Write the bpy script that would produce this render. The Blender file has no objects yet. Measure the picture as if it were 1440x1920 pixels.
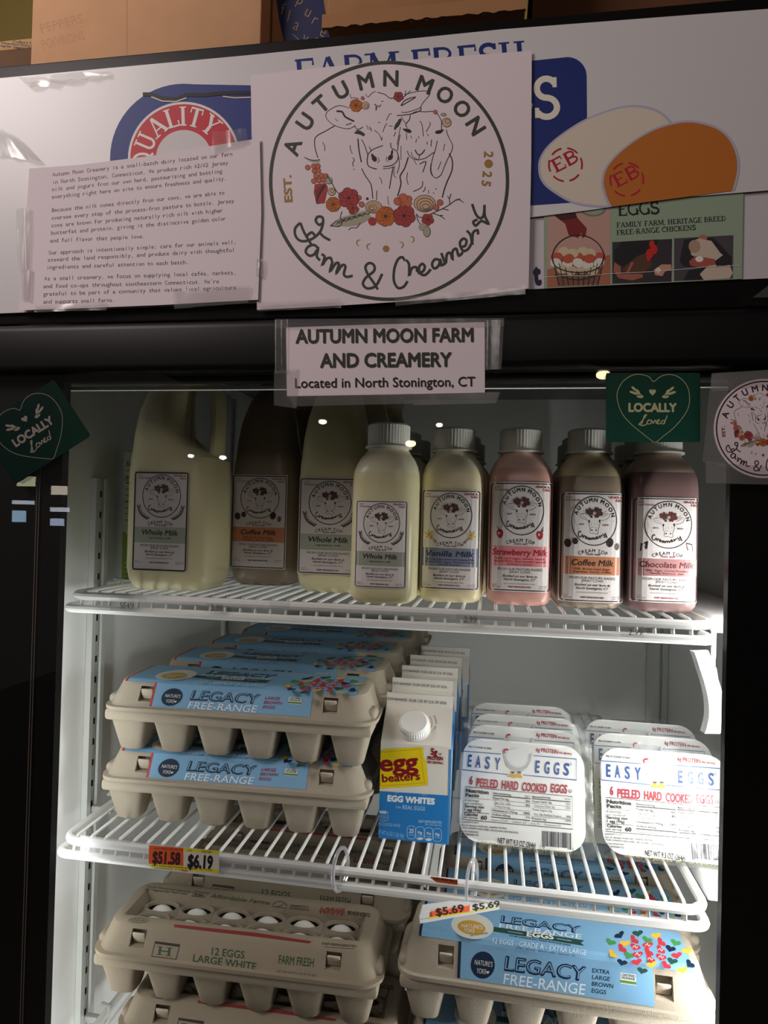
import bpy, bmesh, math, random
from mathutils import Vector, Matrix

# ------------------------------------------------------------------ camera, light, exposure
sc = bpy.context.scene
C = sc.collection
random.seed(11)
R = math.radians
PI = math.pi
FOC = 1250.78                                   # focal length in pixels of the 1440x1920 frame
CAM = Vector((0.0, -0.55, 1.5))
ZC = 1.5


def _cam_axes():
    yaw, pitch, roll = R(9.14036), R(0.644225), R(1.493271)
    fwd = Vector((-math.sin(yaw) * math.cos(pitch), math.cos(yaw) * math.cos(pitch), math.sin(pitch)))
    right = Vector((math.cos(yaw), math.sin(yaw), 0))
    down = fwd.cross(right)
    r2 = math.cos(roll) * right - math.sin(roll) * down
    d2 = math.sin(roll) * right + math.cos(roll) * down
    return r2, d2, fwd


AX, AY, AZ = _cam_axes()
cam = bpy.data.objects.new('camera', bpy.data.cameras.new('camera'))
C.objects.link(cam)
m3 = Matrix((AX, -AY, -AZ)).transposed()
cam.matrix_world = Matrix.Translation(CAM) @ m3.to_4x4()
cam.data.sensor_fit = 'VERTICAL'
cam.data.sensor_height = 24
cam.data.lens = 24 * FOC / 1920
cam.data.clip_start = 0.01
sc.camera = cam

sc.view_settings.view_transform = 'Standard'
sc.view_settings.look = 'None'
sc.view_settings.gamma = 1
sc.view_settings.use_curve_mapping = False
sc.view_settings.exposure = 0.0
sc.cycles.transparent_max_bounces = 32
sc.cycles.max_bounces = 10
sc.cycles.caustics_reflective = False
sc.cycles.caustics_refractive = False

world = bpy.data.worlds.new('world')
sc.world = world
world.use_nodes = True
world.node_tree.nodes['Background'].inputs[0].default_value = (1.0, 0.86, 0.80, 1)
world.node_tree.nodes['Background'].inputs[1].default_value = 0.06


def area(name, loc, target, sx, sy, power, col):
    l = bpy.data.lights.new(name, 'AREA')
    l.shape = 'RECTANGLE'
    l.size, l.size_y, l.energy, l.color = sx, sy, power, col
    o = bpy.data.objects.new(name, l)
    C.objects.link(o)
    o.location = loc
    o.rotation_euler = (Vector(target) - Vector(loc)).to_track_quat('-Z', 'Y').to_euler()
    return o


# the cooler's own LED tube stands behind the right black door stile
LEDZ = 1.06
area('interior_strip', (0.240, 0.050, LEDZ), (-0.445, 0.24, LEDZ), 0.012, 0.84, 3.1, (1.0, 1.0, 0.98)).data.spread = R(165)
area('interior_strip', (-0.404, 0.016, 1.02), (-0.33, 0.40, 1.02), 0.010, 0.74, 0.52, (1.0, 1.0, 0.98))  # added strip, brightens the left wall
area('interior_strip', (-0.09, 0.035, ZC + 0.205), (-0.09, 0.55, ZC - 0.02), 0.5, 0.012, 1.0, (1.0, 1.0, 0.98))  # added strip under the inside ceiling, lifts the back wall
# store lighting: ceiling panels ahead of the cooler
area('store_light', (-1.25, -0.85, 2.65), (-0.5, 0.0, 1.75), 0.6, 0.6, 19, (1.0, 0.88, 0.84))
area('store_light', (0.2, -3.2, 2.85), (0.0, 0.0, 1.5), 0.8, 0.8, 9, (1.0, 0.88, 0.84))


# ------------------------------------------------------------------ helpers
def ray(px, py):
    return AX * ((px - 720) / FOC) + AY * ((py - 960) / FOC) + AZ


def at(px, py, d):
    """the point of the photograph at distance d in front of the camera (measured along +Y)"""
    r = ray(px, py)
    return CAM + r * (d / r.y)


def hit(px, py, O, n):
    r = ray(px, py)
    return CAM + r * ((O - CAM).dot(n) / r.dot(n))


def on_plane(O, n, T=None):
    """maps a measured photo point onto the real plane through O, in the frame T of the object that carries it"""
    n = n.normalized()
    if n.dot(CAM - O) < 0:
        n = -n
    Ti = T.inverted() if T is not None else Matrix.Identity(4)

    def fn(u, v, h):
        return Ti @ (hit(u, v, O, n) + n * h)
    return fn


def wall_plane(y, T=None):
    return on_plane(Vector((0, y, ZC)), Vector((0, -1, 0)), T)


def lin(c):
    return tuple(((x / 255) / 12.92 if x <= 10 else (((x / 255) + 0.055) / 1.055) ** 2.4) for x in c) + (1,)


_M = {}


def mat(c, rough=0.55, spec=0.3, name=None, metal=0.0, sss=0.0, bump=0.0, bscale=400, noise=0.0, nscale=30):
    key = (tuple(c), rough, spec, metal, sss, bump, bscale, noise)
    if key in _M:
        return _M[key]
    m = bpy.data.materials.new(name or 'surface')
    m.use_nodes = True
    nt = m.node_tree
    b = nt.nodes['Principled BSDF']
    b.inputs['Base Color'].default_value = lin(c)
    b.inputs['Roughness'].default_value = rough
    b.inputs['Specular IOR Level'].default_value = spec
    b.inputs['Metallic'].default_value = metal
    if sss:
        b.inputs['Subsurface Weight'].default_value = sss
        b.inputs['Subsurface Radius'].default_value = (1.0, 0.9, 0.7)
        b.inputs['Subsurface Scale'].default_value = 0.012
    if bump or noise:
        tc = nt.nodes.new('ShaderNodeTexCoord')
        nz = nt.nodes.new('ShaderNodeTexNoise')
        nz.inputs['Scale'].default_value = bscale
        nz.inputs['Detail'].default_value = 5
        nt.links.new(tc.outputs['Object'], nz.inputs['Vector'])
        if bump:
            bp = nt.nodes.new('ShaderNodeBump')
            bp.inputs['Strength'].default_value = bump
            bp.inputs['Distance'].default_value = 0.001
            nt.links.new(nz.outputs['Fac'], bp.inputs['Height'])
            nt.links.new(bp.outputs['Normal'], b.inputs['Normal'])
        if noise:
            n2 = nt.nodes.new('ShaderNodeTexNoise')
            n2.inputs['Scale'].default_value = nscale
            n2.inputs['Detail'].default_value = 6
            nt.links.new(tc.outputs['Object'], n2.inputs['Vector'])
            mx = nt.nodes.new('ShaderNodeMix')
            mx.data_type = 'RGBA'
            l = lin(c)
            mx.inputs['A'].default_value = tuple(x * (1 - noise) for x in l[:3]) + (1,)
            mx.inputs['B'].default_value = tuple(min(1, x * (1 + noise)) for x in l[:3]) + (1,)
            nt.links.new(n2.outputs['Fac'], mx.inputs['Factor'])
            nt.links.new(mx.outputs['Result'], b.inputs['Base Color'])
    _M[key] = m
    return m


def film(name, tint=(1, 1, 1), gloss=0.05, rough=0.05, milk=0.0, milkcol=(1, 1, 1), fres=1.0, bump=0.0, bscale=60):
    """thin clear plastic or glass: light goes straight through, the surface glints, a little haze"""
    m = bpy.data.materials.new(name)
    m.use_nodes = True
    nt = m.node_tree
    nt.nodes.clear()
    out = nt.nodes.new('ShaderNodeOutputMaterial')
    tr = nt.nodes.new('ShaderNodeBsdfTransparent')
    tr.inputs[0].default_value = tuple(tint) + (1,)
    gl = nt.nodes.new('ShaderNodeBsdfGlossy')
    gl.inputs['Roughness'].default_value = rough
    lw = nt.nodes.new('ShaderNodeLayerWeight')
    lw.inputs['Blend'].default_value = 0.5
    pw = nt.nodes.new('ShaderNodeMath')
    pw.operation = 'POWER'
    pw.inputs[1].default_value = 5
    nt.links.new(lw.outputs['Facing'], pw.inputs[0])
    ma = nt.nodes.new('ShaderNodeMath')
    ma.operation = 'MULTIPLY_ADD'
    ma.inputs[1].default_value = 0.96 * fres
    ma.inputs[2].default_value = 0.036 * fres + gloss
    nt.links.new(pw.outputs[0], ma.inputs[0])
    mx = nt.nodes.new('ShaderNodeMixShader')
    nt.links.new(ma.outputs[0], mx.inputs[0])
    nt.links.new(gl.outputs[0], mx.inputs[2])
    if bump:
        nz = nt.nodes.new('ShaderNodeTexNoise')
        nz.inputs['Scale'].default_value = bscale
        tc = nt.nodes.new('ShaderNodeTexCoord')
        nt.links.new(tc.outputs['Object'], nz.inputs['Vector'])
        bp = nt.nodes.new('ShaderNodeBump')
        bp.inputs['Strength'].default_value = bump
        bp.inputs['Distance'].default_value = 0.01
        nt.links.new(nz.outputs['Fac'], bp.inputs['Height'])
        nt.links.new(bp.outputs['Normal'], gl.inputs['Normal'])
    src = tr
    if milk:
        df = nt.nodes.new('ShaderNodeBsdfDiffuse')
        df.inputs[0].default_value = tuple(milkcol) + (1,)
        tl = nt.nodes.new('ShaderNodeBsdfTranslucent')
        tl.inputs[0].default_value = tuple(milkcol) + (1,)
        ad = nt.nodes.new('ShaderNodeMixShader')
        nt.links.new(df.outputs[0], ad.inputs[1])
        nt.links.new(tl.outputs[0], ad.inputs[2])
        m2 = nt.nodes.new('ShaderNodeMixShader')
        m2.inputs[0].default_value = milk
        nt.links.new(tr.outputs[0], m2.inputs[1])
        nt.links.new(ad.outputs[0], m2.inputs[2])
        src = m2
    nt.links.new(src.outputs[0], mx.inputs[1])
    nt.links.new(mx.outputs[0], out.inputs[0])
    return m


def glow(name, col, strength):
    m = bpy.data.materials.new(name)
    m.use_nodes = True
    b = m.node_tree.nodes['Principled BSDF']
    b.inputs['Base Color'].default_value = (0, 0, 0, 1)
    b.inputs['Emission Color'].default_value = tuple(col) + (1,)
    b.inputs['Emission Strength'].default_value = strength
    return m


def translucent(name, c, c2, k=0.5):
    m = bpy.data.materials.new(name)
    m.use_nodes = True
    nt = m.node_tree
    b = nt.nodes['Principled BSDF']
    b.inputs['Base Color'].default_value = lin(c)
    b.inputs['Roughness'].default_value = 0.4
    b.inputs['Specular IOR Level'].default_value = 0.2
    tl = nt.nodes.new('ShaderNodeBsdfTranslucent')
    tl.inputs[0].default_value = lin(c2)
    mx = nt.nodes.new('ShaderNodeMixShader')
    mx.inputs[0].default_value = k
    nt.links.new(b.outputs[0], mx.inputs[1])
    nt.links.new(tl.outputs[0], mx.inputs[2])
    nt.links.new(mx.outputs[0], nt.nodes['Material Output'].inputs[0])
    return m


# ---- objects
def thing(name, label, cat, loc=(0, 0, 0), rz=0.0, group=None, rx=0.0):
    o = bpy.data.objects.new(name, None)
    o.empty_display_size = 0.02
    C.objects.link(o)
    o.location = loc
    o.rotation_euler = (rx, 0, rz)
    o['label'] = label
    o['category'] = cat
    if group:
        o['group'] = group
    return o


def frame_of(o):
    return Matrix.Translation(o.location) @ o.rotation_euler.to_matrix().to_4x4() @ Matrix.Diagonal(o.scale).to_4x4()


def tag(o, label, cat, group=None):
    o['label'] = label
    o['category'] = cat
    if group:
        o['group'] = group
    return o


def struct(o):
    o['kind'] = 'structure'
    return o


def obj(name, bm, mats, parent=None, smooth=True, ang=35):
    me = bpy.data.meshes.new(name)
    if bm.faces:
        bmesh.ops.recalc_face_normals(bm, faces=bm.faces[:])
    bm.to_mesh(me)
    bm.free()
    for m in (mats if isinstance(mats, (list, tuple)) else [mats]):
        me.materials.append(m)
    if smooth:
        me.shade_smooth()
        try:
            me.set_sharp_from_angle(angle=R(ang))
        except Exception:
            pass
    o = bpy.data.objects.new(name, me)
    C.objects.link(o)
    if parent is not None:
        o.parent = parent
    return o


def copy_tree(o, parent=None):
    c = o.copy()
    C.objects.link(c)
    c.parent = parent
    for ch in list(o.children):
        copy_tree(ch, c)
    return c


def BM():
    return bmesh.new()


def box(bm, x0, x1, y0, y1, z0, z1, bev=0.0, seg=2, mi=0):
    r = bmesh.ops.create_cube(bm, size=1)
    for v in r['verts']:
        v.co = Vector(((x0 + x1) / 2 + v.co.x * (x1 - x0), (y0 + y1) / 2 + v.co.y * (y1 - y0), (z0 + z1) / 2 + v.co.z * (z1 - z0)))
    fs = set(f for v in r['verts'] for f in v.link_faces)
    for f in fs:
        f.material_index = mi
    if bev:
        es = set(e for v in r['verts'] for e in v.link_edges)
        bmesh.ops.bevel(bm, geom=list(es), offset=bev, segments=seg, affect='EDGES', profile=0.5)


def loft(bm, rings, cap0=True, cap1=True, mi=0, closed=True):
    """rings: lists of points of equal length"""
    vs = [[bm.verts.new(p) for p in r] for r in rings]
    n = len(rings[0])
    for a, b in zip(vs, vs[1:]):
        for i in range(n if closed else n - 1):
            j = (i + 1) % n
            f = bm.faces.new((a[i], a[j], b[j], b[i]))
            f.material_index = mi
    if cap0:
        bm.faces.new(vs[0][::-1]).material_index = mi
    if cap1:
        bm.faces.new(vs[-1]).material_index = mi
    return vs


def tube(bm, pts, r, n=8, cap=True, mi=0, closed=False):
    pts = [Vector(p) for p in pts]
    rings = []
    up = None
    N = len(pts)
    for i, p in enumerate(pts):
        if closed:
            t = (pts[(i + 1) % N] - pts[i - 1]).normalized()
        else:
            t = (pts[min(i + 1, N - 1)] - pts[max(i - 1, 0)]).normalized()
        if up is None:
            up = Vector((0, 0, 1)) if abs(t.z) < 0.9 else Vector((0, 1, 0))
        s = t.cross(up).normalized()
        up = s.cross(t).normalized()
        rr = r[i] if isinstance(r, (list, tuple)) else r
        rings.append([p + s * (math.cos(2 * PI * k / n) * rr) + up * (math.sin(2 * PI * k / n) * rr) for k in range(n)])
    if closed:
        rings.append(rings[0])
    loft(bm, rings, cap and not closed, cap and not closed, mi)


def sq(cx, cy, hx, hy, n, z, k=32):
    """superellipse ring"""
    out = []
    for i in range(k):
        a = 2 * PI * i / k
        c, s = math.cos(a), math.sin(a)
        out.append((cx + hx * math.copysign(abs(c) ** (2 / n), c), cy + hy * math.copysign(abs(s) ** (2 / n), s), z))
    return out


def cyl(bm, cx, cy, z0, z1, r, n=32, ribs=0, rb=0.0006, mi=0, bev=0.001):
    k = n if not ribs else ribs * 2

    def ring(z, rr, rib):
        return [(cx + (rr + (rb if rib and i % 2 else 0)) * math.cos(2 * PI * i / k), cy + (rr + (rb if rib and i % 2 else 0)) * math.sin(2 * PI * i / k), z) for i in range(k)]
    rib = bool(ribs)
    loft(bm, [ring(z0, r, rib), ring(z1 - bev, r, rib), ring(z1, r - bev, False)], True, True, mi)


# ---- flat print: everything printed on a surface is built as thin coloured shapes on it
def smooth_line(pts, k=4, closed=False):
    if len(pts) < 3:
        return pts
    out = []
    n = len(pts)
    rng = range(n if closed else n - 1)
    for i in rng:
        p0 = pts[i - 1] if (i > 0 or closed) else pts[0]
        p1 = pts[i]
        p2 = pts[(i + 1) % n]
        p3 = pts[(i + 2) % n] if (i + 2 < n or closed) else pts[-1]
        for j in range(k):
            t = j / k
            out.append(tuple(0.5 * ((2 * b) + (-a + c) * t + (2 * a - 5 * b + 4 * c - d) * t * t + (-a + 3 * b - 3 * c + d) * t ** 3)
                             for a, b, c, d in zip(p0, p1, p2, p3)))
    if not closed:
        out.append(tuple(pts[-1]))
    return out


_G = {}


def glyphs(st, bold=0.0, shear=0.0, sp=1.0):
    key = (st, bold, shear, sp)
    if key in _G:
        return _G[key]
    if bold > 0:                                # heavier letters: the same outline laid down side by side
        vs, fs, x0, x1 = glyphs(st, 0.0, shear, sp)
        V, F = [], []
        n = 8 if bold > .02 else 4
        for i in range(n):
            t = 2 * PI * i / n
            k = len(V)
            V += [(x + bold * math.cos(t), y + bold * math.sin(t), (i + 1) * .05) for x, y, z in vs]
            F += [tuple(j + k for j in f) for f in fs]
        k = len(V)
        V += vs
        F += [tuple(j + k for j in f) for f in fs]
        _G[key] = (V, F, x0 - bold, x1 + bold)
        return _G[key]
    cu = bpy.data.curves.new('print', 'FONT')
    cu.body = st
    cu.size = 1
    cu.offset = bold
    cu.shear = shear
    cu.space_character = sp
    cu.resolution_u = 3
    ob = bpy.data.objects.new('print', cu)
    me = bpy.data.meshes.new_from_object(ob)
    vs = [(v.co.x, v.co.y, 0.0) for v in me.vertices]
    fs = [tuple(p.vertices) for p in me.polygons]
    bpy.data.meshes.remove(me)
    bpy.data.objects.remove(ob)
    bpy.data.curves.remove(cu)
    if vs:
        x0, x1 = min(v[0] for v in vs), max(v[0] for v in vs)
    else:
        x0, x1 = 0, 0.3
    _G[key] = (vs, fs, x0, x1)
    return _G[key]


_h = glyphs('H')
CAPH = max(v[1] for v in _h[0])

# slab-serif capitals: (width, strokes (points, thickness), serif feet)
def _arc(cx, cy, rx, ry, a0, a1, n=10):
    return [(cx + rx * math.cos(R(a0 + (a1 - a0) * i / n)), cy + ry * math.sin(R(a0 + (a1 - a0) * i / n))) for i in range(n + 1)]


K_, k_ = 0.17, 0.075
SER = {
    'A': (.86, [([(.12, 0), (.42, 1)], k_), ([(.44, 1), (.74, 0)], K_), ([(.22, .33), (.62, .33)], k_)], [(.12, 0), (.74, 0)]),
    'B': (.74, [([(.18, 0), (.18, 1)], K_), ([(.1, .96)] + _arc(.36, .74, .24, .225, 90, -90) + [(.18, .515)], .1), ([(.18, .515)] + _arc(.38, .28, .28, .24, 90, -90) + [(.1, .04)], .1)], []),
    'C': (.74, [(_arc(.42, .5, .34, .46, 50, 310, 16), .13)], [(.64, .86)]),
    'D': (.8, [([(.18, 0), (.18, 1)], K_), ([(.1, .96)] + _arc(.34, .5, .36, .46, 90, -90, 14) + [(.1, .04)], .1)], []),
    'E': (.7, [([(.18, 0), (.18, 1)], K_), ([(.06, .96), (.62, .96), (.62, .74)], k_), ([(.18, .52), (.5, .52)], k_), ([(.06, .04), (.65, .04), (.65, .26)], k_)], []),
    'F': (.66, [([(.18, 0), (.18, 1)], K_), ([(.06, .96), (.62, .96), (.62, .72)], k_), ([(.18, .5), (.48, .5)], k_)], [(.18, 0)]),
    'G': (.8, [(_arc(.42, .5, .34, .46, 50, 345, 18), .13), ([(.7, .02), (.7, .4)], K_ * .8)], [(.66, .4)]),
    'H': (.84, [([(.18, 0), (.18, 1)], K_), ([(.66, 0), (.66, 1)], K_), ([(.18, .5), (.66, .5)], k_)], [(.18, 0), (.18, 1), (.66, 0), (.66, 1)]),
    'I': (.38, [([(.19, 0), (.19, 1)], K_)], [(.19, 0), (.19, 1)]),
    'K': (.82, [([(.18, 0), (.18, 1)], K_), ([(.2, .45), (.62, .98)], k_), ([(.32, .58), (.68, .02)], K_)], [(.18, 0), (.18, 1), (.64, 0), (.62, 1)]),
    'L': (.66, [([(.18, 0), (.18, 1)], K_), ([(.06, .04), (.62, .04), (.62, .3)], k_)], [(.18, 1)]),
    'M': (1.02, [([(.14, 0), (.16, 1)], k_), ([(.18, 1), (.5, .1)], K_), ([(.5, .1), (.82, 1)], k_), ([(.85, 0), (.85, 1)], K_)], [(.14, 0), (.85, 0), (.12, 1), (.88, 1)]),
    'N': (.86, [([(.16, 0), (.16, 1)], k_), ([(.16, 1), (.7, 0)], K_), ([(.7, 0), (.7, 1)], k_)], [(.16, 0), (.12, 1), (.7, 1)]),
    'Q': (.86, [(_arc(.43, .5, .34, .46, 0, 360, 24), .14), ([(.46, .2), (.78, -.08)], .13)], []),
    'R': (.8, [([(.18, 0), (.18, 1)], K_), ([(.1, .96)] + _arc(.38, .73, .24, .23, 90, -90) + [(.18, .5)], .1), ([(.4, .5), (.68, .02)], K_)], [(.18, 0), (.68, 0)]),
    'S': (.66, [(_arc(.33, .73, .23, .23, 30, 255, 12) + _arc(.33, .27, .25, .23, 80, -150, 12), .15)], [(.53, .87), (.1, .14)]),
    'T': (.74, [([(.37, 0), (.37, 1)], K_), ([(.07, .7), (.07, .96), (.67, .96), (.67, .7)], k_)], [(.37, 0)]),
    'U': (.84, [([(.18, 1), (.18, .34)] + _arc(.42, .3, .24, .26, 180, 360, 10) + [(.66, 1)], .13)], [(.18, 1), (.66, 1)]),
    'Y': (.8, [([(.1, 1), (.4, .46)], K_), ([(.4, .46), (.7, 1)], k_), ([(.4, .46), (.4, 0)], K_)], [(.4, 0), (.12, 1), (.68, 1)]),
    '-': (.4, [([(.06, .42), (.34, .42)], .1)], []),
    ',': (.3, [([(.16, .06), (.1, -.16)], .12)], []),
    ' ': (.36, [], []),
}


def clip(poly, a, b):
    """keeps the part of a polygon on the left of the line a -> b (v grows downward: above it)"""
    def side(p):
        return (b[0] - a[0]) * (p[1] - a[1]) - (b[1] - a[1]) * (p[0] - a[0])
    out = []
    for i, p in enumerate(poly):
        q = poly[(i + 1) % len(poly)]
        sp, sq_ = side(p), side(q)
        if sp <= 0:
            out.append(p)
        if sp * sq_ < 0:
            t = sp / (sp - sq_)
            out.append((p[0] + (q[0] - p[0]) * t, p[1] + (q[1] - p[1]) * t))
    return out


class Art:
    """v grows downward"""
    STEP = 0.00005
    k = 0

    def __init__(s, xf=None, ws=1.0):
        s.P, s.F, s.FM, s.mats = [], [], [], []
        s.xf = xf
        s.ws = ws

    def mi(s, c):
        m = c if not isinstance(c, tuple) else mat(c, 0.5, 0.25)
        if m not in s.mats:
            s.mats.append(m)
        return s.mats.index(m)

    def add(s, pts, faces, c, h):
        k = len(s.P)
        mi = s.mi(c)
        s.k = (s.k + 7) % 60                    # shapes of one colour layer never lie in exactly the same plane
        for p in pts:
            q = s.xf(p[0], p[1]) if s.xf else p
            s.P.append((q[0], q[1], (h + (p[2] if len(p) > 2 else 0)) * s.STEP + s.k * 4e-7))
        for f in faces:
            if len(set(f)) > 2:
                s.F.append([k + i for i in f])
                s.FM.append(mi)

    def poly(s, pts, c, h=1):
        if len(pts) > 2:
            s.add(pts, [range(len(pts))], c, h)

    def rect(s, x0, y0, x1, y1, c, h=1, nx=1, ny=1):
        s.quad((x0, y0), (x1, y0), (x1, y1), (x0, y1), c, h, nx, ny)

    def quad(s, a, b, cc, d, c, h=1, nx=1, ny=1):
        pts = []
        for j in range(ny + 1):
            for i in range(nx + 1):
                u, v = i / nx, j / ny
                pts.append(tuple((a[k] * (1 - u) + b[k] * u) * (1 - v) + (d[k] * (1 - u) + cc[k] * u) * v for k in (0, 1)))
        fs = [(j * (nx + 1) + i, j * (nx + 1) + i + 1, (j + 1) * (nx + 1) + i + 1, (j + 1) * (nx + 1) + i) for j in range(ny) for i in range(nx)]
        s.add(pts, fs, c, h)

    def ell(s, cx, cy, rx, ry=None, c=None, h=1, rot=0, n=28, cl=None):
        ry = rx if ry is None else ry
        p = []
        for i in range(n):
            a = 2 * PI * i / n
            x, y = rx * math.cos(a), ry * math.sin(a)
            p.append((cx + x * math.cos(R(rot)) - y * math.sin(R(rot)), cy + x * math.sin(R(rot)) + y * math.cos(R(rot))))
        if cl:
            p = clip(p, *cl)
        s.poly(p, c, h)

    def ring(s, cx, cy, r, w, c, h=1, a0=0, a1=360, n=72, ry=None):
        """angles clockwise from the top"""
        ry = ry or r
        pts, fs = [], []
        for i in range(n + 1):
            a = R(a0 + (a1 - a0) * i / n)
            pts += [(cx + (r - w / 2) * math.sin(a), cy - (ry - w / 2) * math.cos(a)), (cx + (r + w / 2) * math.sin(a), cy - (ry + w / 2) * math.cos(a))]
        fs = [(2 * i, 2 * i + 1, 2 * i + 3, 2 * i + 2) for i in range(n)]
        s.add(pts, fs, c, h)

    def line(s, pts, w, c, h=2, k=0, closed=False, taper=False):
        if k:
            pts = smooth_line(pts, k, closed)
        if closed:
            pts = list(pts) + [pts[0]]
        n = len(pts)
        w = w * s.ws
        P, F = [], []
        for i, p in enumerate(pts):
            a = pts[i - 1] if i else (pts[-2] if closed else p)
            b = pts[i + 1] if i < n - 1 else (pts[1] if closed else p)
            dx, dy = b[0] - a[0], b[1] - a[1]
            l = math.hypot(dx, dy) or 1
            ww = w / 2
            if 0 < i < n - 1 or closed:
                d1 = (p[0] - a[0], p[1] - a[1])
                d2 = (b[0] - p[0], b[1] - p[1])
                l1, l2 = math.hypot(*d1) or 1, math.hypot(*d2) or 1
                cs = (d1[0] * d2[0] + d1[1] * d2[1]) / l1 / l2
                ww *= min(1.6, 1 / max(0.3, math.sqrt(max(0, (1 + cs) / 2))))
            if taper:
                ww *= 0.35 + 0.65 * math.sin(PI * i / (n - 1))
            P += [(p[0] - dy / l * ww, p[1] + dx / l * ww, i * .006), (p[0] + dy / l * ww, p[1] - dx / l * ww, i * .006)]
        F = [(2 * i, 2 * i + 1, 2 * i + 3, 2 * i + 2) for i in range(n - 1)]
        s.add(P, F, c, h)

    def box(s, x0, y0, x1, y1, w, c, h=2, r=0.0):
        s.line(rrect(x0, y0, x1, y1, r), w, c, h, closed=True)

    def text(s, st, p0, p1, hgt, c, h=3, bold=0.0, shear=0.0, align=0, sp=1.0, xs=1.0, up=None):
        """from p0 to p1 along the base line; p1 None: natural width (align -1, 0, 1 about p0)"""
        vs, fs, x0, x1 = glyphs(st, bold, shear, sp)
        sy = hgt / CAPH
        if p1 is None:
            sx = sy * xs
            wd = (x1 - x0) * sx
            d = (1, 0)
            p0 = (p0[0] - wd * (align + 1) / 2, p0[1])
        else:
            L = math.hypot(p1[0] - p0[0], p1[1] - p0[1])
            d = ((p1[0] - p0[0]) / L, (p1[1] - p0[1]) / L)
            sx = L / max(1e-6, x1 - x0)
        u = up or (d[1], -d[0])
        s.add([(p0[0] + d[0] * (x - x0) * sx + u[0] * y * sy, p0[1] + d[1] * (x - x0) * sx + u[1] * y * sy, z) for x, y, z in vs], fs, c, h)

    def letter(s, ch, px, py, ang, hgt, c, h=3, bold=0.0, xs=1.0):
        """one letter centred on (px, py) base line middle, turned ang degrees clockwise"""
        vs, fs, x0, x1 = glyphs(ch, bold)
        k = hgt / CAPH
        ca, sa = math.cos(R(ang)), math.sin(R(ang))
        m = (x0 + x1) / 2
        s.add([(px + (x - m) * k * xs * ca + y * k * sa, py + (x - m) * k * xs * sa - y * k * ca, z) for x, y, z in vs], fs, c, h)

    def arc(s, st, cx, cy, r, a0, a1, hgt, c, h=3, bold=0.0, low=False):
        """letters spread along a circle, angles clockwise from the top; low: along the bottom, reading left to right"""
        ws = [0.32 if ch == ' ' else glyphs(ch, bold)[3] - glyphs(ch, bold)[2] + 0.12 for ch in st]
        tot = sum(ws)
        acc = 0
        for ch, w in zip(st, ws):
            a = a0 + (a1 - a0) * (acc + w / 2) / tot
            acc += w
            if ch != ' ':
                s.letter(ch, cx + r * math.sin(R(a)), cy - r * math.cos(R(a)), a + (180 if low else 0), hgt, c, h, bold)

    def mono(s, st, p0, adv, hgt, c, h=3, slope=0.0):
        for i, ch in enumerate(st):
            if ch == ' ':
                continue
            vs, fs, x0, x1 = glyphs(ch)
            k = hgt / CAPH
            w = (x1 - x0) * k
            kx = k * (min(1.25, adv * .86 / w) if w > 0.3 * adv else 1)
            cx = p0[0] + (i + .5) * adv
            cy = p0[1] + slope * (i + .5) * adv
            m = (x0 + x1) / 2
            s.add([(cx + (x - m) * kx, cy + slope * (x - m) * kx - y * k, z) for x, y, z in vs], fs, c, h)

    def serif(s, st, p0, p1, hgt, c, h=3, arcv=None):
        """slab serif capitals; arcv=(cx, cy, r, a0, a1) bends them around a circle"""
        tot = sum(SER[ch][0] for ch in st)
        acc = 0
        for ch in st:
            w, strokes, feet = SER[ch]
            if arcv:
                cx, cy, r, a0, a1 = arcv
                a = R(a0 + (a1 - a0) * (acc + w / 2) / tot)
                kx = hgt
                o = (cx + r * math.sin(a), cy - r * math.cos(a))
                d, u = (math.cos(a), math.sin(a)), (math.sin(a), -math.cos(a))
                x0 = -w / 2
            else:
                L = math.hypot(p1[0] - p0[0], p1[1] - p0[1])
                d = ((p1[0] - p0[0]) / L, (p1[1] - p0[1]) / L)
                u = (d[1], -d[0])
                kx = L / tot
                o = p0
                x0 = acc

            def tf(p):
                return (o[0] + d[0] * (p[0] + x0) * kx + u[0] * p[1] * hgt, o[1] + d[1] * (p[0] + x0) * kx + u[1] * p[1] * hgt)
            for pts, th in strokes:
                ws = s.ws
                s.ws = 1
                s.line([tf(p) for p in pts], th * (kx + hgt) / 2, c, h)
                s.ws = ws
            for fx, fy in feet:
                y0, y1 = (0, .07) if fy < .5 else (.93, 1.0)
                if 0.1 < fy < 0.93:
                    y0, y1 = fy - .12, fy + .12
                    s.poly([tf(q) for q in ((fx - .05, y0), (fx + .05, y0), (fx + .05, y1), (fx - .05, y1))], c, h)
                else:
                    s.poly([tf(q) for q in ((fx - .17, y0), (fx + .17, y0), (fx + .17, y1), (fx - .17, y1))], c, h)
            acc += w

    def heart(s, cx, cy, sx, sy, c, h=3, outline=None, rot=0):
        p = []
        for i in range(32):
            t = 2 * PI * i / 32
            x = math.sin(t) ** 3
            y = -(13 * math.cos(t) - 5 * math.cos(2 * t) - 2 * math.cos(3 * t) - math.cos(4 * t)) / 15
            x, y = x * sx, y * sy
            p.append((cx + x * math.cos(R(rot)) - y * math.sin(R(rot)), cy + x * math.sin(R(rot)) + y * math.cos(R(rot))))
        if outline:
            s.line(p, outline, c, h, closed=True)
        else:
            s.poly(p, c, h)

    def into(s, bm, fn, mats):
        idx = []
        for m in s.mats:
            if m not in mats:
                mats.append(m)
            idx.append(mats.index(m))
        vs = [bm.verts.new(fn(*p)) for p in s.P]
        for f, m in zip(s.F, s.FM):
            try:
                fc = bm.faces.new([vs[i] for i in f])
                fc.material_index = idx[m]
            except ValueError:
                pass


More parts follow.
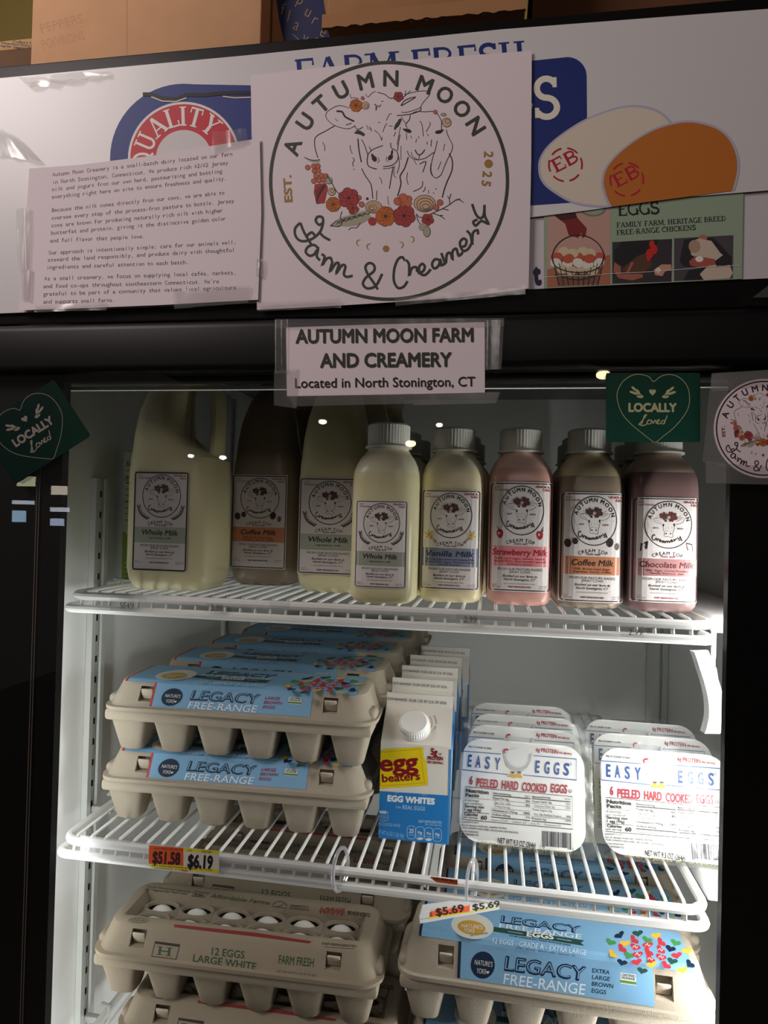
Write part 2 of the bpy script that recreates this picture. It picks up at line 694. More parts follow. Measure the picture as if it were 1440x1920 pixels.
def rrect(x0, y0, x1, y1, r, n=5):
    if r <= 0:
        return [(x0, y0), (x1, y0), (x1, y1), (x0, y1)]
    out = []
    for cx, cy, a in ((x1 - r, y0 + r, -90), (x1 - r, y1 - r, 0), (x0 + r, y1 - r, 90), (x0 + r, y0 + r, 180)):
        for i in range(n + 1):
            t = R(a + 90 * i / n)
            out.append((cx + r * math.cos(t), cy + r * math.sin(t)))
    return out


def printed(name, arts, parent=None):
    """arts: list of (Art, mapping); one mesh"""
    bm = BM()
    mats = []
    for a, fn in arts:
        a.into(bm, fn, mats)
    me = bpy.data.meshes.new(name)
    bm.to_mesh(me)
    bm.free()
    for m in mats:
        me.materials.append(m)
    o = bpy.data.objects.new(name, me)
    C.objects.link(o)
    if parent is not None:
        o.parent = parent
    return o

# ------------------------------------------------------------------ palette
BLACK = mat((13, 12, 12), 0.45, 0.18, name='black_enamel')
GASKET = mat((28, 26, 26), 0.7, 0.2, name='gasket')
LINER = mat((246, 247, 245), 0.35, 0.4, name='white_liner')
STEEL = mat((190, 190, 186), 0.35, 0.5, name='steel')
COATED = mat((232, 232, 230), 0.35, 0.45, name='white_coated_wire')
SLOT = mat((22, 22, 22), 0.8, 0.1)
PAPER = mat((226, 212, 218), 0.7, 0.15, name='paper')
INK = (44, 40, 40)
TAPE = film('clear_tape', (0.93, 0.93, 0.92), 0.035, 0.22, 0.13, (0.8, 0.8, 0.8), 1.0, 0.08, 40)
GLASS = film('door_glass', (0.96, 0.97, 0.965), 0.0, 0.0, 0.0, fres=1.0)
CLEAR = film('clear_plastic', (0.95, 0.95, 0.95), 0.03, 0.12, 0.10, (0.85, 0.85, 0.85))

# ------------------------------------------------------------------ setting
bm = BM(); box(bm, -4, 4, -8, 1.2, -0.1, 0)
struct(obj('floor', bm, mat((96, 88, 80), 0.6)))
bm = BM(); box(bm, -4, 4, -8, 1.2, 3.2, 3.3)
struct(obj('ceiling', bm, mat((120, 112, 104), 0.8)))
bm = BM(); box(bm, -4, 4, 1.2, 1.3, 0, 3.2)
struct(obj('wall_back', bm, mat((176, 152, 88), 0.8, noise=0.08, nscale=3)))
bm = BM(); box(bm, -4, 4, -8.1, -8, 0, 3.2)
struct(obj('wall_front', bm, mat((58, 44, 42), 0.8)))

# lamps under the store ceiling (seen only as glints in the door glass)
lamp_spots = [(358, 855, 6.2, .030), (418, 858, 6.4, .036), (605, 791, 6.6, .042), (770, 832, 5.6, .046), (824, 797, 6.8, .036), (1131, 703, 4.9, .05)]
warm = [(1, .95, .9), (1, .97, .95), (1, .85, .65), (1, .78, .5), (1, .84, .7), (1, .8, .45)]
for i, (px, py, d, r) in enumerate(lamp_spots):
    p = at(px, py, d)
    q = Vector((p.x, -0.006 - (p.y + 0.006), p.z))
    t = thing('spot_lamp', 'store spotlight seen as a bright dot %s' % (
        'over the leftmost jug', 'between the two leftmost jugs', 'on the neck of the third jug',
        'on the cap of the small whole milk bottle', 'above the cap of the vanilla bottle', 'beside the square green sticker')[i],
        'lamp', q, group='store spotlights')
    bm = BM()
    bmesh.ops.create_uvsphere(bm, u_segments=16, v_segments=8, radius=r)
    for v in bm.verts:
        v.co.z *= 0.62
    obj('lamp_bulb', bm, glow('lamp_light', warm[i], 26), t)
    bm = BM(); cyl(bm, 0, 0, r * .5, r * 2.2, r * 1.15)
    obj('lamp_housing', bm, BLACK, t)
    bm = BM(); tube(bm, [(0, 0, r * 2.1), (0, 0, 3.2 - q.z)], .008)
    obj('lamp_rod', bm, BLACK, t)

# glowing panels added behind the camera to mirror in the dark door border
for n, (x0, y0, x1, y1, col) in enumerate(((25, 938, 62, 946, (.8, .88, 1)), (25, 957, 46, 979, (.5, .75, 1)), (34, 893, 64, 912, (.8, .78, .5)), (96, 951, 128, 960, (.85, .9, 1)), (96, 972, 118, 986, (.65, .75, 1)), (98, 911, 124, 928, (1, .85, .7)))):
    D = 5.2
    p, q = at(x0, y0, D), at(x1, y1, D)
    bm = BM()
    box(bm, min(p.x, q.x), max(p.x, q.x), -p.y - .03, -p.y, min(p.z, q.z), max(p.z, q.z))
    struct(obj('glow_panel_%d' % (n + 1), bm, glow('panel_glow', col, 5.5)))

# ------------------------------------------------------------------ the cooler
XL, XR, YB = -0.445, 0.27, 0.66
HT, HB = ZC + 0.4125, ZC + 0.1705
RB = ZC + 0.1222                                # lower edge of the door's top rail
cooler = thing('display_cooler', 'tall black upright glass door display cooler with white inside holding milk and eggs', 'cooler', (0, 0, 0))
for x0, x1 in ((XL - .055, XL), (XR, XR + .075)):
    bm = BM(); box(bm, x0, x1, 0.014, YB, 0.0, HT - .012)
    obj('cabinet_panel', bm, LINER, cooler)
bm = BM(); box(bm, XL - .055, XR + .075, YB, YB + .05, 0.0, HT - .012)
obj('cabinet_panel', bm, LINER, cooler)
bm = BM(); box(bm, XL, XR, 0.014, YB, ZC + .22, HT - .012)
obj('cabinet_panel', bm, mat((120, 122, 120), 0.5), cooler)
bm = BM(); box(bm, XL, XR, 0.014, YB, 0.0, 0.50)
obj('base', bm, LINER, cooler)
bm = BM()
box(bm, XL - .16, XR + .16, 0.0, 0.07, HB, HT, .002)
obj('header_frame', bm, BLACK, cooler)
bm = BM()
box(bm, XL - .06, XR + .08, -0.015, 0.012, RB, ZC + .1665, .007, 4)
obj('door_rail', bm, BLACK, cooler)
bm = BM(); box(bm, XL - .06, XR + .08, -0.015, 0.012, 0.42, 0.50, .007, 4)
obj('door_rail', bm, BLACK, cooler)
bm = BM()
box(bm, XL - .06, -0.3855, 0.001, 0.010, 0.50, RB)
box(bm, 0.1815, XR + .08, 0.001, 0.010, 0.50, RB)
box(bm, XL - .06, XR + .08, 0.001, 0.010, ZC + .1168, RB + .001)
obj('door_border', bm, BLACK, cooler)
bm = BM()
for x in (-0.4095, -0.4070):
    box(bm, x, x + .0006, -0.0004, 0.001, 0.50, ZC + .045)
obj('door_seal', bm, mat((120, 108, 100), 0.5), cooler)
bm = BM(); box(bm, XL - .055, XR + .075, -0.0085, -0.0045, 0.50, RB)
glass = obj('glass_pane', bm, GLASS, cooler)
bm = BM(); box(bm, XL, XR, 0.02, 0.024, ZC + .1135, ZC + .1168)
obj('ceiling_trim', bm, LINER, cooler)
for x, y, z0, z1 in ((-0.4445, .150, .50, ZC + .038), (-0.4445, .53, .50, ZC + .2), (0.2695, .150, .5, ZC + .2), (0.2695, .53, .50, ZC + .2)):
    sgn = 1 if x < 0 else -1
    bm = BM()
    xa, xb = sorted((x, x + sgn * .007))
    box(bm, xa, xb, y - .013, y - .006, z0, z1)
    box(bm, xa, xb, y + .006, y + .013, z0, z1)
    xc, xd = sorted((x, x + sgn * .003))
    box(bm, xc, xd, y - .006, y + .006, z0, z1)
    s = obj('shelf_standard', bm, mat((205, 208, 204), 0.3, 0.5), cooler)
    bm = BM()
    z = z0 + .03
    while z < z1 - .02:
        xe, xf = sorted((x + sgn * .0028, x + sgn * .0034))
        box(bm, xe, xf, y - .0035, y + .0035, z, z + .007)
        z += .0235
    obj('slot', bm, SLOT, s)
bm = BM()
box(bm, 0.2415, 0.262, 0.035, 0.06, 0.55, ZC + .12, .002)
obj('led_housing', bm, LINER, cooler)
# the hinge under the right end of the header
bm = BM()
h0 = at(1402, 566, .54)
loft(bm, [[(h0.x, -.02, h0.z), (h0.x + .012, -.02, h0.z + .010), (h0.x + .05, -.02, h0.z + .012), (h0.x + .05, -.02, h0.z - .001)],
          [(h0.x, .004, h0.z), (h0.x + .012, .004, h0.z + .010), (h0.x + .05, .004, h0.z + .012), (h0.x + .05, .004, h0.z - .001)]])
obj('hinge', bm, mat((70, 68, 66), 0.4, 0.5, metal=0.6), cooler, smooth=False)

# ------------------------------------------------------------------ wire shelves
SX0, SX1 = -0.414, 0.190
def make_shelf(zc, label, right_open=True):
    """zc: centre of the upper front rail"""
    r = .0042
    t = thing('wire_shelf', label, 'shelf', (0, 0, zc), group='white wire shelves of the cooler')
    y0, y1 = .060, .640
    bm = BM()
    c = .018
    pts = [(SX0, y1, -.002)]
    for a in range(0, 91, 15):
        pts.append((SX0 + c - c * math.cos(R(a)), y0 + c - c * math.sin(R(a)), 0))
    for a in range(0, 91, 15):
        pts.append((SX1 - c + c * math.sin(R(a)), y0 + c - c * math.cos(R(a)), 0))
    pts.append((SX1, y1, -.002))
    tube(bm, pts, r, 10)
    obj('rail', bm, COATED, t)
    bm = BM()
    zl = -.0125
    pts = [(SX0 - .004, y0 + .03, zl)]
    for a in range(0, 91, 15):
        pts.append((SX0 - .004 + c * .6 - c * .6 * math.cos(R(a)), y0 - .002 + c * .6 - c * .6 * math.sin(R(a)), zl))
    for a in range(0, 91, 15):
        pts.append((SX1 - c * .6 + c * .6 * math.sin(R(a)), y0 - .002 + c * .6 - c * .6 * math.cos(R(a)), zl))
    pts.append((SX1, y0 + .03, zl))
    tube(bm, pts, r, 10)
    obj('rail', bm, COATED, t)
    bm = BM(); tube(bm, [(SX0, y1, -.002), (SX1, y1, -.002)], r, 8)
    obj('rail', bm, COATED, t)
    for y in (.25, .45):
        bm = BM(); tube(bm, [(SX0, y, -.0025), (SX1, y, -.0025)], .0022, 8)
        obj('cross_wire', bm, COATED, t)
    wr = .0016
    bm = BM(); tube(bm, [(0, y1, r - .0002), (0, y0 + .006, r - .0002), (0, y0 + .0015, r - .002), (0, y0 - .002, zl + .003), (0, y0 - .002, zl)], wr, 7)
    w0 = obj('wire', bm, COATED, t)
    n = 39
    w0.location.x = SX0 + .014
    for i in range(1, n):
        w = w0.copy()
        C.objects.link(w)
        w.location.x = SX0 + .014 + i * .01505
    for x, sg in ((SX0, -1),):
        bm = BM()
        xw = XL + .007 if sg < 0 else XR - .0075
        xa, xb = sorted((x, xw))
        box(bm, xa, xb, .146, .153, -.012, -.005, .001)
        tube(bm, [(x - sg * .003, .150, -.008), (x - sg * .003, .150, .008), (x + sg * .006, .150, .009)], .0022, 6)
        obj('clip', bm, STEEL, t)
    return t


Z1 = ZC - 0.0838
Z2 = ZC - 0.3270
Z3 = ZC - 0.5623
TOP = .0042 + .0014                             # wires' upper side above a rail's centre
sh1 = make_shelf(Z1, 'upper white wire shelf carrying the milk bottles and jugs')
sh2 = make_shelf(Z2, 'middle white wire shelf under the blue egg cartons and peeled egg packs')
sh3 = make_shelf(Z3, 'lowest white wire shelf, under the stacked egg cartons at the bottom')
S1, S2, S3 = Z1 + TOP, Z2 + TOP, Z3 + TOP
# ledge mouldings on the right wall beside the shelves
for z in (Z1, Z2):
    bm = BM(); box(bm, SX1 + .012, XR - .001, .10, .62, z - .012, z + .0035, .003)
    obj('wall_ledge', bm, LINER, cooler)

# ------------------------------------------------------------------ boxes on top of the cooler
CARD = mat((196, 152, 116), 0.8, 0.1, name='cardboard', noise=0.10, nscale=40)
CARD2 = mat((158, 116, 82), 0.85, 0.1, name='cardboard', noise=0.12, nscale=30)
CARD_SHADE = mat((92, 60, 42), 0.85, 0.1, name='cardboard', noise=0.1, nscale=30)  # shade on the far boxes is put into this darker brown
bz = HT + .001 - .012
def carton_box(name, label, x0, x1, y0, y1, z0, z1, m, flap=True, group=None):
    t = thing(name, label, 'box', ((x0 + x1) / 2, (y0 + y1) / 2, z0), group=group)
    hx, hy, h = (x1 - x0) / 2, (y1 - y0) / 2, z1 - z0
    bm = BM()
    box(bm, -hx, hx, -hy, hy, 0, h, .0025, 2)
    obj('box_body', bm, m, t)
    if flap:
        bm = BM()
        box(bm, -hx, hx, -hy, -.002, h, h + .003)
        box(bm, -hx, hx, .002, hy, h, h + .003)
        obj('flap', bm, m, t)
        bm = BM(); box(bm, -hx, hx, -.025, .025, h + .003, h + .0035)
        obj('packing_tape', bm, mat((190, 160, 120), .3), t)
    return t


d1 = .645
p0, p1 = at(58, 60, d1), at(489, 60, d1)
b1 = carton_box('cardboard_box', 'large plain tan cardboard box on top of the cooler, above the typed notice', p0.x, p1.x, d1 - .55, d1 - .55 + .24, HT - .0117, HT + .26, CARD)
T = frame_of(b1)
a = Art()
FADE = mat((190, 146, 118), 0.8, 0.1)
fn = wall_plane(d1 - .55, T)
a.text('PEPPERS', (78, 62), (157, 42), 17, FADE, 1)
a.text('POIVRONS', (80, 92), (160, 74), 17, FADE, 1)
a.line([(238, 0), (238, 108)], 2.0, mat((182, 138, 106), 0.8, 0.1), 1)
printed('print', [(a, fn)], b1)
# corrugated box with the blue oval
d2 = .67
p0, p1 = Vector((p1.x + .002, 0, 0)), at(630, 60, d2)
b2 = carton_box('produce_box', 'brown produce box with dark blue oval and lettering, right of the tan box', p0.x, p1.x - .004, d2 - .55, d2 - .55 + .2, HT - .0117, HT + .2, CARD2)
T = frame_of(b2)
fn = wall_plane(d2 - .55, T)
a = Art()
a.poly([(515, -60), (518, 0), (524, 40), (535, 90), (538, 110), (619, 110), (618, 60), (609, 15), (604, -20), (600, -60)], (30, 34, 74), 1)
GOLD = (150, 126, 88)
for ch, x, y, an in (('p', 560, 8, 24), ('u', 574, 31, 26), ('r', 587, 46, 28), ('e', 602, 68, 30), ('f', 529, 28, 10), ('l', 539, 40, 14), ('a', 553, 56, 20), ('v', 569, 80, 24), ('o', 590, 84, 26)):
    a.letter(ch, x, y, an, 22, GOLD, 2, -.012, .8)
a.line([(549, 64), (566, 80)], 1.2, GOLD, 2)
a.line([(493, 0), (496, 100)], 1.5, SLOT, 1)
printed('print', [(a, fn)], b2)
# overhanging box and the dark one it stands on
d3 = .70
p0, p1 = at(642, 60, d3), at(990, 10, d3)
b3 = carton_box('cardboard_box', 'dark brown cardboard box in shade, under the overhanging torn box', p0.x, p1.x, d3 - .55, d3 - .55 + .26, HT - .0117, HT + .062, CARD_SHADE, flap=False)
carton_box('cardboard_box', 'tall dark brown cardboard box in shade at the top right of the photo', p1.x + .004, p1.x + .30, d3 - .55, d3 - .55 + .26, HT - .0117, HT + .22, CARD_SHADE, flap=False)
p0, p1 = at(612, 36, .625), at(985, 2, .625)
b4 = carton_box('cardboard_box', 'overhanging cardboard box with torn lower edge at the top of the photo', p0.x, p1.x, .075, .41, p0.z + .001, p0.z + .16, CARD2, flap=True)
b4.location.z = HT + .0625
bm = BM()
hx = (p1.x - p0.x) / 2
n = 40
up, lo = [], []
for i in range(n + 1):
    x = -hx + 2 * hx * i / n
    up.append((x, .0, .003))
    lo.append((x, .0, -.010 - .0006 * math.sin(i * 1.7) - .0006 * math.sin(i * 4.1)))
loft(bm, [[(x, y - .1835, z) for x, y, z in up], [(x, y - .1835, z) for x, y, z in lo], [(x, y - .1800, z) for x, y, z in lo], [(x, y - .1800, z) for x, y, z in up]], False, False, closed=False)
obj('torn_flap', bm, CARD2, b4)
# small packs at far left
d5 = .80
p0, p1 = at(-60, 105, d5), at(75, 105, d5)
zt = at(0, 94, d5).z
b5 = carton_box('wooden_crate', 'low brown wooden crate behind the tan box at the top left corner', p0.x, p1.x, .25, .45, HT - .012, zt, mat((92, 62, 36), .7, noise=.2, nscale=20), flap=False)
bm = BM(); box(bm, -(p1.x - p0.x) / 2 - .003, (p1.x - p0.x) / 2 + .003, -.104, -.1005, .03, .05); box(bm, -(p1.x - p0.x) / 2 - .003, (p1.x - p0.x) / 2 + .003, -.104, -.1005, .065, .085)
obj('slat', bm, mat((112, 76, 44), .7), b5)
p0, p1 = at(-40, 80, d5), at(62, 80, d5)
z0_, z1_ = zt + .0005, at(30, 71, d5).z
b6 = carton_box('tea_box', 'small tan box with dark lettering on the wooden crate at the top left', p0.x, p1.x + .02, .252, .33, z0_, z1_, mat((178, 140, 92), .7), flap=False)
b6.rotation_euler.z = 0
a = Art()
fn = wall_plane(.252, frame_of(b6))
a.text("Coffee's Ma", (24, 80), (66, 83), 4.2, INK, bold=.02)
a.text("Waterford Moe's Se", (1, 82), (64, 88.5), 4.2, INK, bold=.02)
a.text("Regular Season Ch", (-4, 86.5), (62, 94), 4.2, INK, bold=.02)
printed('print', [(a, fn)], b6)

# ------------------------------------------------------------------ header sheets
WHT = mat((205, 202, 204), 0.35, 0.45, name='vinyl')
NAVY = (28, 44, 112)
RED = (178, 26, 44)
Yp = -0.0008
yP = lambda k: wall_plane(-0.0008 - k * .0006)
# lower backing sheet
a = Art()
bq = [(480, 410), (1500, 330), (1500, 519), (480, 566)]
a.poly(bq, mat((196, 190, 194), 0.4, 0.4), 0)
a.text('t', (1000, 533), (1016, 532), 38, (34, 36, 66), 1, .06)
o = printed('header_backing', [(a, yP(0))])
tag(o, 'white printed sheet low in the header, showing right of the green chicken poster', 'sign')
# farm poster with three photos
a = Art()
GRN = (146, 164, 140)
a.poly([(1020, 404), (1394, 352), (1391, 523), (1020, 541)], GRN, 0)
a.poly([(1027, 400), (1144, 390), (1144, 533), (1026, 539)], (190, 150, 138), 1)
a.poly([(1026, 505), (1050, 500), (1144, 478), (1144, 533), (1026, 539)], (168, 104, 78), 2)
a.ell(1112, 392, 24, 14, (120, 124, 104), 2)
a.ell(1112, 392, 20, 11, GRN, 3)
a.poly([(1040, 404), (1075, 400), (1100, 428), (1098, 442), (1092, 447), (1090, 436), (1084, 446), (1066, 441), (1060, 420)], (122, 34, 36), 3)
a.poly([(1036, 402), (1078, 398), (1082, 408), (1052, 414)], (70, 26, 30), 4)
a.ring(1084, 486, 49, 2.0, (44, 30, 28), 4, -90, 90, 30, 45)
a.poly([(1035, 480), (1132, 478), (1123, 532), (1046, 536)], (120, 84, 68), 3)
random.seed(3)
EGGC = [(206, 190, 156), (214, 204, 178), (186, 84, 62), (220, 216, 206), (198, 182, 150), (190, 96, 70)]
k = 0
for yy, n, x0, dx in ((472, 4, 1056, 17), (482, 5, 1044, 20), (493, 5, 1042, 20), (505, 4, 1052, 19)):
    for i in range(n):
        a.ell(x0 + i * dx + (k % 3), yy + (i % 2) * 3, 10.5, 8.5, EGGC[(k * 5 + i) % 6], 4 + k % 2, rot=(k * 37) % 60 - 30)
        k += 1
for i in range(9):
    a.line([(1036 + i * 12, 484 + 26 * math.sin(PI * i / 8)), (1048 + i * 9, 535)], 1.3, (44, 30, 28), 7)
a.line([(1034, 479), (1040, 498), (1060, 508), (1084, 511), (1110, 508), (1126, 498), (1133, 478)], 2, (44, 30, 28), 7, 3)
a.line([(1040, 515), (1084, 525), (1128, 513)], 1.4, (44, 30, 28), 7, 3)
a.serif('EGGS', (1158, 405), (1237, 401), 24, (30, 34, 36), 2)
a.serif('FAMILY FARM, HERITAGE BREED', (1156, 427), (1361, 414), 9.4, (30, 34, 36), 2)
a.serif('FREE-RANGE CHICKENS', (1156, 441), (1305, 431), 9.4, (30, 34, 36), 2)
a.poly([(1148, 454), (1260, 448), (1259, 528), (1148, 532)], (52, 46, 52), 1)
a.poly([(1166, 453), (1235, 449), (1224, 476), (1200, 488), (1168, 500), (1152, 490), (1152, 470)], (30, 27, 32), 2)
a.poly([(1170, 500), (1196, 480), (1218, 472), (1222, 498), (1206, 514), (1180, 518), (1166, 510)], (86, 58, 44), 3)
a.poly([(1152, 492), (1164, 500), (1164, 514), (1204, 514), (1206, 520), (1186, 526), (1160, 522), (1150, 508)], (164, 96, 78), 4)
a.line([(1176, 512), (1186, 492)], 5, (164, 96, 78), 4)
for q in ((1218, 476, 7, 9), (1226, 468, 7, 9), (1222, 458, 5, 7), (1216, 484, 4, 6)):
    a.ell(*q, (196, 40, 38), 5)
a.poly([(1226, 506), (1240, 496), (1258, 496), (1259, 506), (1246, 510), (1242, 518), (1228, 516)], (196, 144, 124), 4)
a.ell(1234, 507, 5.5, 5, (226, 208, 190), 5)
a.poly([(1264, 447), (1375, 441), (1374, 522), (1264, 527)], (74, 66, 72), 1)
a.poly([(1282, 450), (1306, 446), (1338, 446), (1372, 482), (1364, 500), (1338, 502), (1282, 500), (1274, 490)], (38, 34, 40), 2)
a.poly([(1281, 526), (1290, 508), (1330, 500), (1336, 524)], (36, 33, 38), 2)
a.ell(1318, 446, 8, 6, (170, 110, 92), 3, cl=((1264, 444), (1264, 447)) and None)
a.poly([(1292, 456), (1310, 447), (1334, 452), (1350, 474), (1362, 484), (1374, 512), (1368, 522), (1320, 526), (1312, 514), (1330, 496), (1296, 478)], (198, 180, 162), 3)
a.ell(1302, 462, 11, 12, (172, 142, 120), 4)
a.poly([(1340, 490), (1356, 478), (1372, 488), (1370, 496), (1344, 501)], (40, 36, 42), 5)
a.poly([(1292, 490), (1304, 480), (1340, 486), (1342, 496), (1310, 502), (1294, 498)], (166, 84, 70), 5)
a.ell(1311, 486, 7.5, 5.5, (232, 226, 216), 6)
a.line([(1020, 520), (1060, 517), (1090, 518), (1150, 513), (1200, 511), (1260, 507), (1330, 500), (1388, 498)], .9, (214, 212, 206), 8)
o = printed('farm_poster', [(a, yP(1.5))])
tag(o, 'sage green poster with egg basket and two chicken photos, under the two painted eggs', 'poster')
# the big vinyl banner
a = Art()
ban = [(-60, 152), (470, 103), (940, 55), (1500, 12), (1500, 352), (1440, 357), (1290, 369), (1155, 387), (1090, 396), (992, 408), (980, 545), (440, 570), (-60, 590)]
a.poly(ban, WHT, 0)
BL = (36, 50, 120)
cx, cy = 345, 297
cl = ((-60, 590), (980, 545))
for r, c, h in ((140, BL, 1), (106, (220, 214, 214), 2), (101.5, (192, 34, 50), 3), (53, (206, 200, 200), 4)):
    a.ell(cx, cy, r * .99, r, c, h, n=64)
a.poly([(360, 158), (470, 160), (476, 264), (430, 250)], BL, 1)
a.serif('QUALITY', None, None, 36, (226, 222, 218), 5, arcv=(cx + 1, cy, 61, -106, 51))
# rip across the badge
a.line([(268, 177), (284, 177.5), (302, 183), (330, 186), (352, 178), (380, 178.5), (420, 175), (470, 174.5)], 7, (14, 13, 13), 6, 4, taper=False)
a.line([(284, 182), (305, 190), (330, 191), (350, 184)], 2.4, (206, 196, 190), 7)
a.line([(418, 181), (440, 184), (470, 183)], 2.2, (206, 196, 190), 7)
a.serif('FARM FRESH', (553, 158), (987, 122), 46, NAVY, 1)
# blue field with the last letter of EGGS
s_ = [(900, 124), (1064, 107)] + [(1064 + 36 * math.sin(R(t)), 143 - 36 * math.cos(R(t))) for t in range(10, 91, 10)] + [(1102, 378), (900, 392)]
a.poly(s_, NAVY, 1)
a.serif('EGGS', (820, 226), (1051, 222), 78, (228, 220, 204), 2)
wl = [(1009, 318), (1012, 296), (1028, 272), (1060, 246), (1100, 222), (1150, 203), (1185, 197), (1215, 200), (1240, 210), (1262, 232), (1268, 262), (1250, 310), (1200, 352), (1150, 386.5), (1110, 388), (1070, 380), (1030, 356), (1014, 338)]
LAV = (178, 176, 194)
w_ = smooth_line(wl, 4, True)
a.poly(w_, LAV, 3)
ctr = (1135, 297)
a.poly([(ctr[0] + (x - ctr[0]) * .965, ctr[1] + (y - ctr[1]) * .955) for x, y in w_], (214, 202, 186), 4)
# brown egg, cut off by the banner's lower edge
be = smooth_line([(1128, 332), (1140, 306), (1170, 276), (1215, 246), (1260, 230), (1300, 226), (1345, 238), (1372, 262), (1386, 300), (1382, 340), (1366, 372), (1300, 420), (1200, 430), (1150, 400), (1130, 360)], 4, True)
ec = (1258, 320)
cutl = ((-60, 480), (1155, 386.5), (1290, 368.5), (1500, 351.5))
def cut_banner(p):
    for q0, q1 in (((992, 408), (1155, 387)), ((1090, 395.5), (1290, 369)), ((1155, 387), (1500, 351.5))):
        p = clip(p, q0, q1)
    return p
a.poly(cut_banner(be), LAV, 5)
a.poly(cut_banner([(ec[0] + (x - ec[0]) * .965, ec[1] + (y - ec[1]) * .955) for x, y in be]), (186, 108, 40), 6)
for ex, ey, h in ((1060, 309, 7), (1175, 337, 7)):
    for q in range(6):
        a.ring(ex, ey, 31, 3.2, (176, 24, 50), h, q * 60 + 6, q * 60 + 46, 8, 31)
    a.serif('EB', (ex - 19, ey + 16), (ex + 27, ey - 8), 25, (176, 24, 50), h)
o = printed('banner', [(a, yP(3))])
tag(o, 'white vinyl egg banner with blue badge and two painted eggs across the header', 'sign')
bm = BM()
random.seed(5)
def strip(bm, q, k, wav=.0012, n=10):
    """a crinkled quad of tape laid on the header, corners in photo points"""
    fn = wall_plane(-0.0008 - k * .0006)
    rows = []
    for j in range(3):
        row = []
        for i in range(n + 1):
            u, v = i / n, j / 2
            p = [(q[0][c] * (1 - u) + q[1][c] * u) * (1 - v) + (q[3][c] * (1 - u) + q[2][c] * u) * v for c in (0, 1)]
            row.append(fn(p[0], p[1], random.uniform(0, wav)))
        rows.append(row)
    loft(bm, rows, False, False, closed=False)


strip(bm, [(-20, 232), (40, 262), (82, 306), (-20, 290)], 4.2, .004)
strip(bm, [(40, 150), (210, 135), (208, 143), (60, 168)], 4.2, .004)
obj('plastic_fold', bm, TAPE, o)

# ------------------------------------------------------------------ the farm's round emblem
def zA(p):
    return [(560 + x / 4.235, 120 + y / 4.235) for x, y in p]


def zB(p):
    return [(560 + x / 4.235, 290 + y / 4.235) for x, y in p]


def zL(p):
    return [(480 + x / 2.769, 80 + y / 2.769) for x, y in p]


SCRIPT = [  # Farm & Creamery, pen strokes
    [(230, 935), (203, 965), (206, 1005), (235, 1030), (285, 1022), (330, 985), (347, 940), (345, 908), (320, 904), (310, 925), (328, 946), (347, 935)],
    [(230, 935), (250, 985), (287, 1048)], [(262, 1005), (290, 985), (312, 1012)], [(330, 985), (352, 1008), (385, 1026)],
    [(325, 1068), (300, 1050), (270, 1060), (258, 1085), (275, 1105), (300, 1100), (322, 1070), (315, 1108), (332, 1130)],
    [(340, 1098), (356, 1112), (344, 1155), (366, 1122), (388, 1118), (392, 1134)],
    [(398, 1134), (384, 1188), (414, 1146), (430, 1150), (416, 1198), (446, 1156), (464, 1162), (456, 1202), (472, 1216), (502, 1210)],
    [(655, 1200), (622, 1262), (578, 1276), (555, 1252), (572, 1218), (612, 1186), (612, 1155), (588, 1144), (568, 1164), (580, 1202), (608, 1242), (632, 1281)],
    [(772, 1132), (760, 1114), (738, 1124), (719, 1170), (715, 1232), (735, 1272), (765, 1268), (787, 1238)],
    [(778, 1128), (794, 1150), (796, 1210), (808, 1172), (832, 1166), (836, 1190)],
    [(838, 1196), (866, 1188), (876, 1162), (862, 1148), (846, 1168), (852, 1198), (878, 1206), (908, 1176)],
    [(955, 1130), (930, 1124), (914, 1148), (924, 1172), (946, 1160), (958, 1128), (962, 1156), (984, 1142)],
    [(962, 1092), (984, 1146), (990, 1100), (1008, 1092), (1020, 1126), (1020, 1084), (1040, 1070), (1052, 1106), (1074, 1088)],
    [(1058, 1062), (1086, 1054), (1092, 1026), (1074, 1018), (1058, 1042), (1074, 1080), (1100, 1072), (1120, 1040)],
    [(1094, 976), (1114, 1000), (1122, 1046), (1126, 988), (1150, 974), (1152, 996)],
    [(1122, 838), (1142, 892), (1166, 912), (1182, 892), (1186, 842)], [(1186, 842), (1188, 900), (1206, 940), (1170, 926), (1140, 950), (1128, 930), (1150, 918)],
]


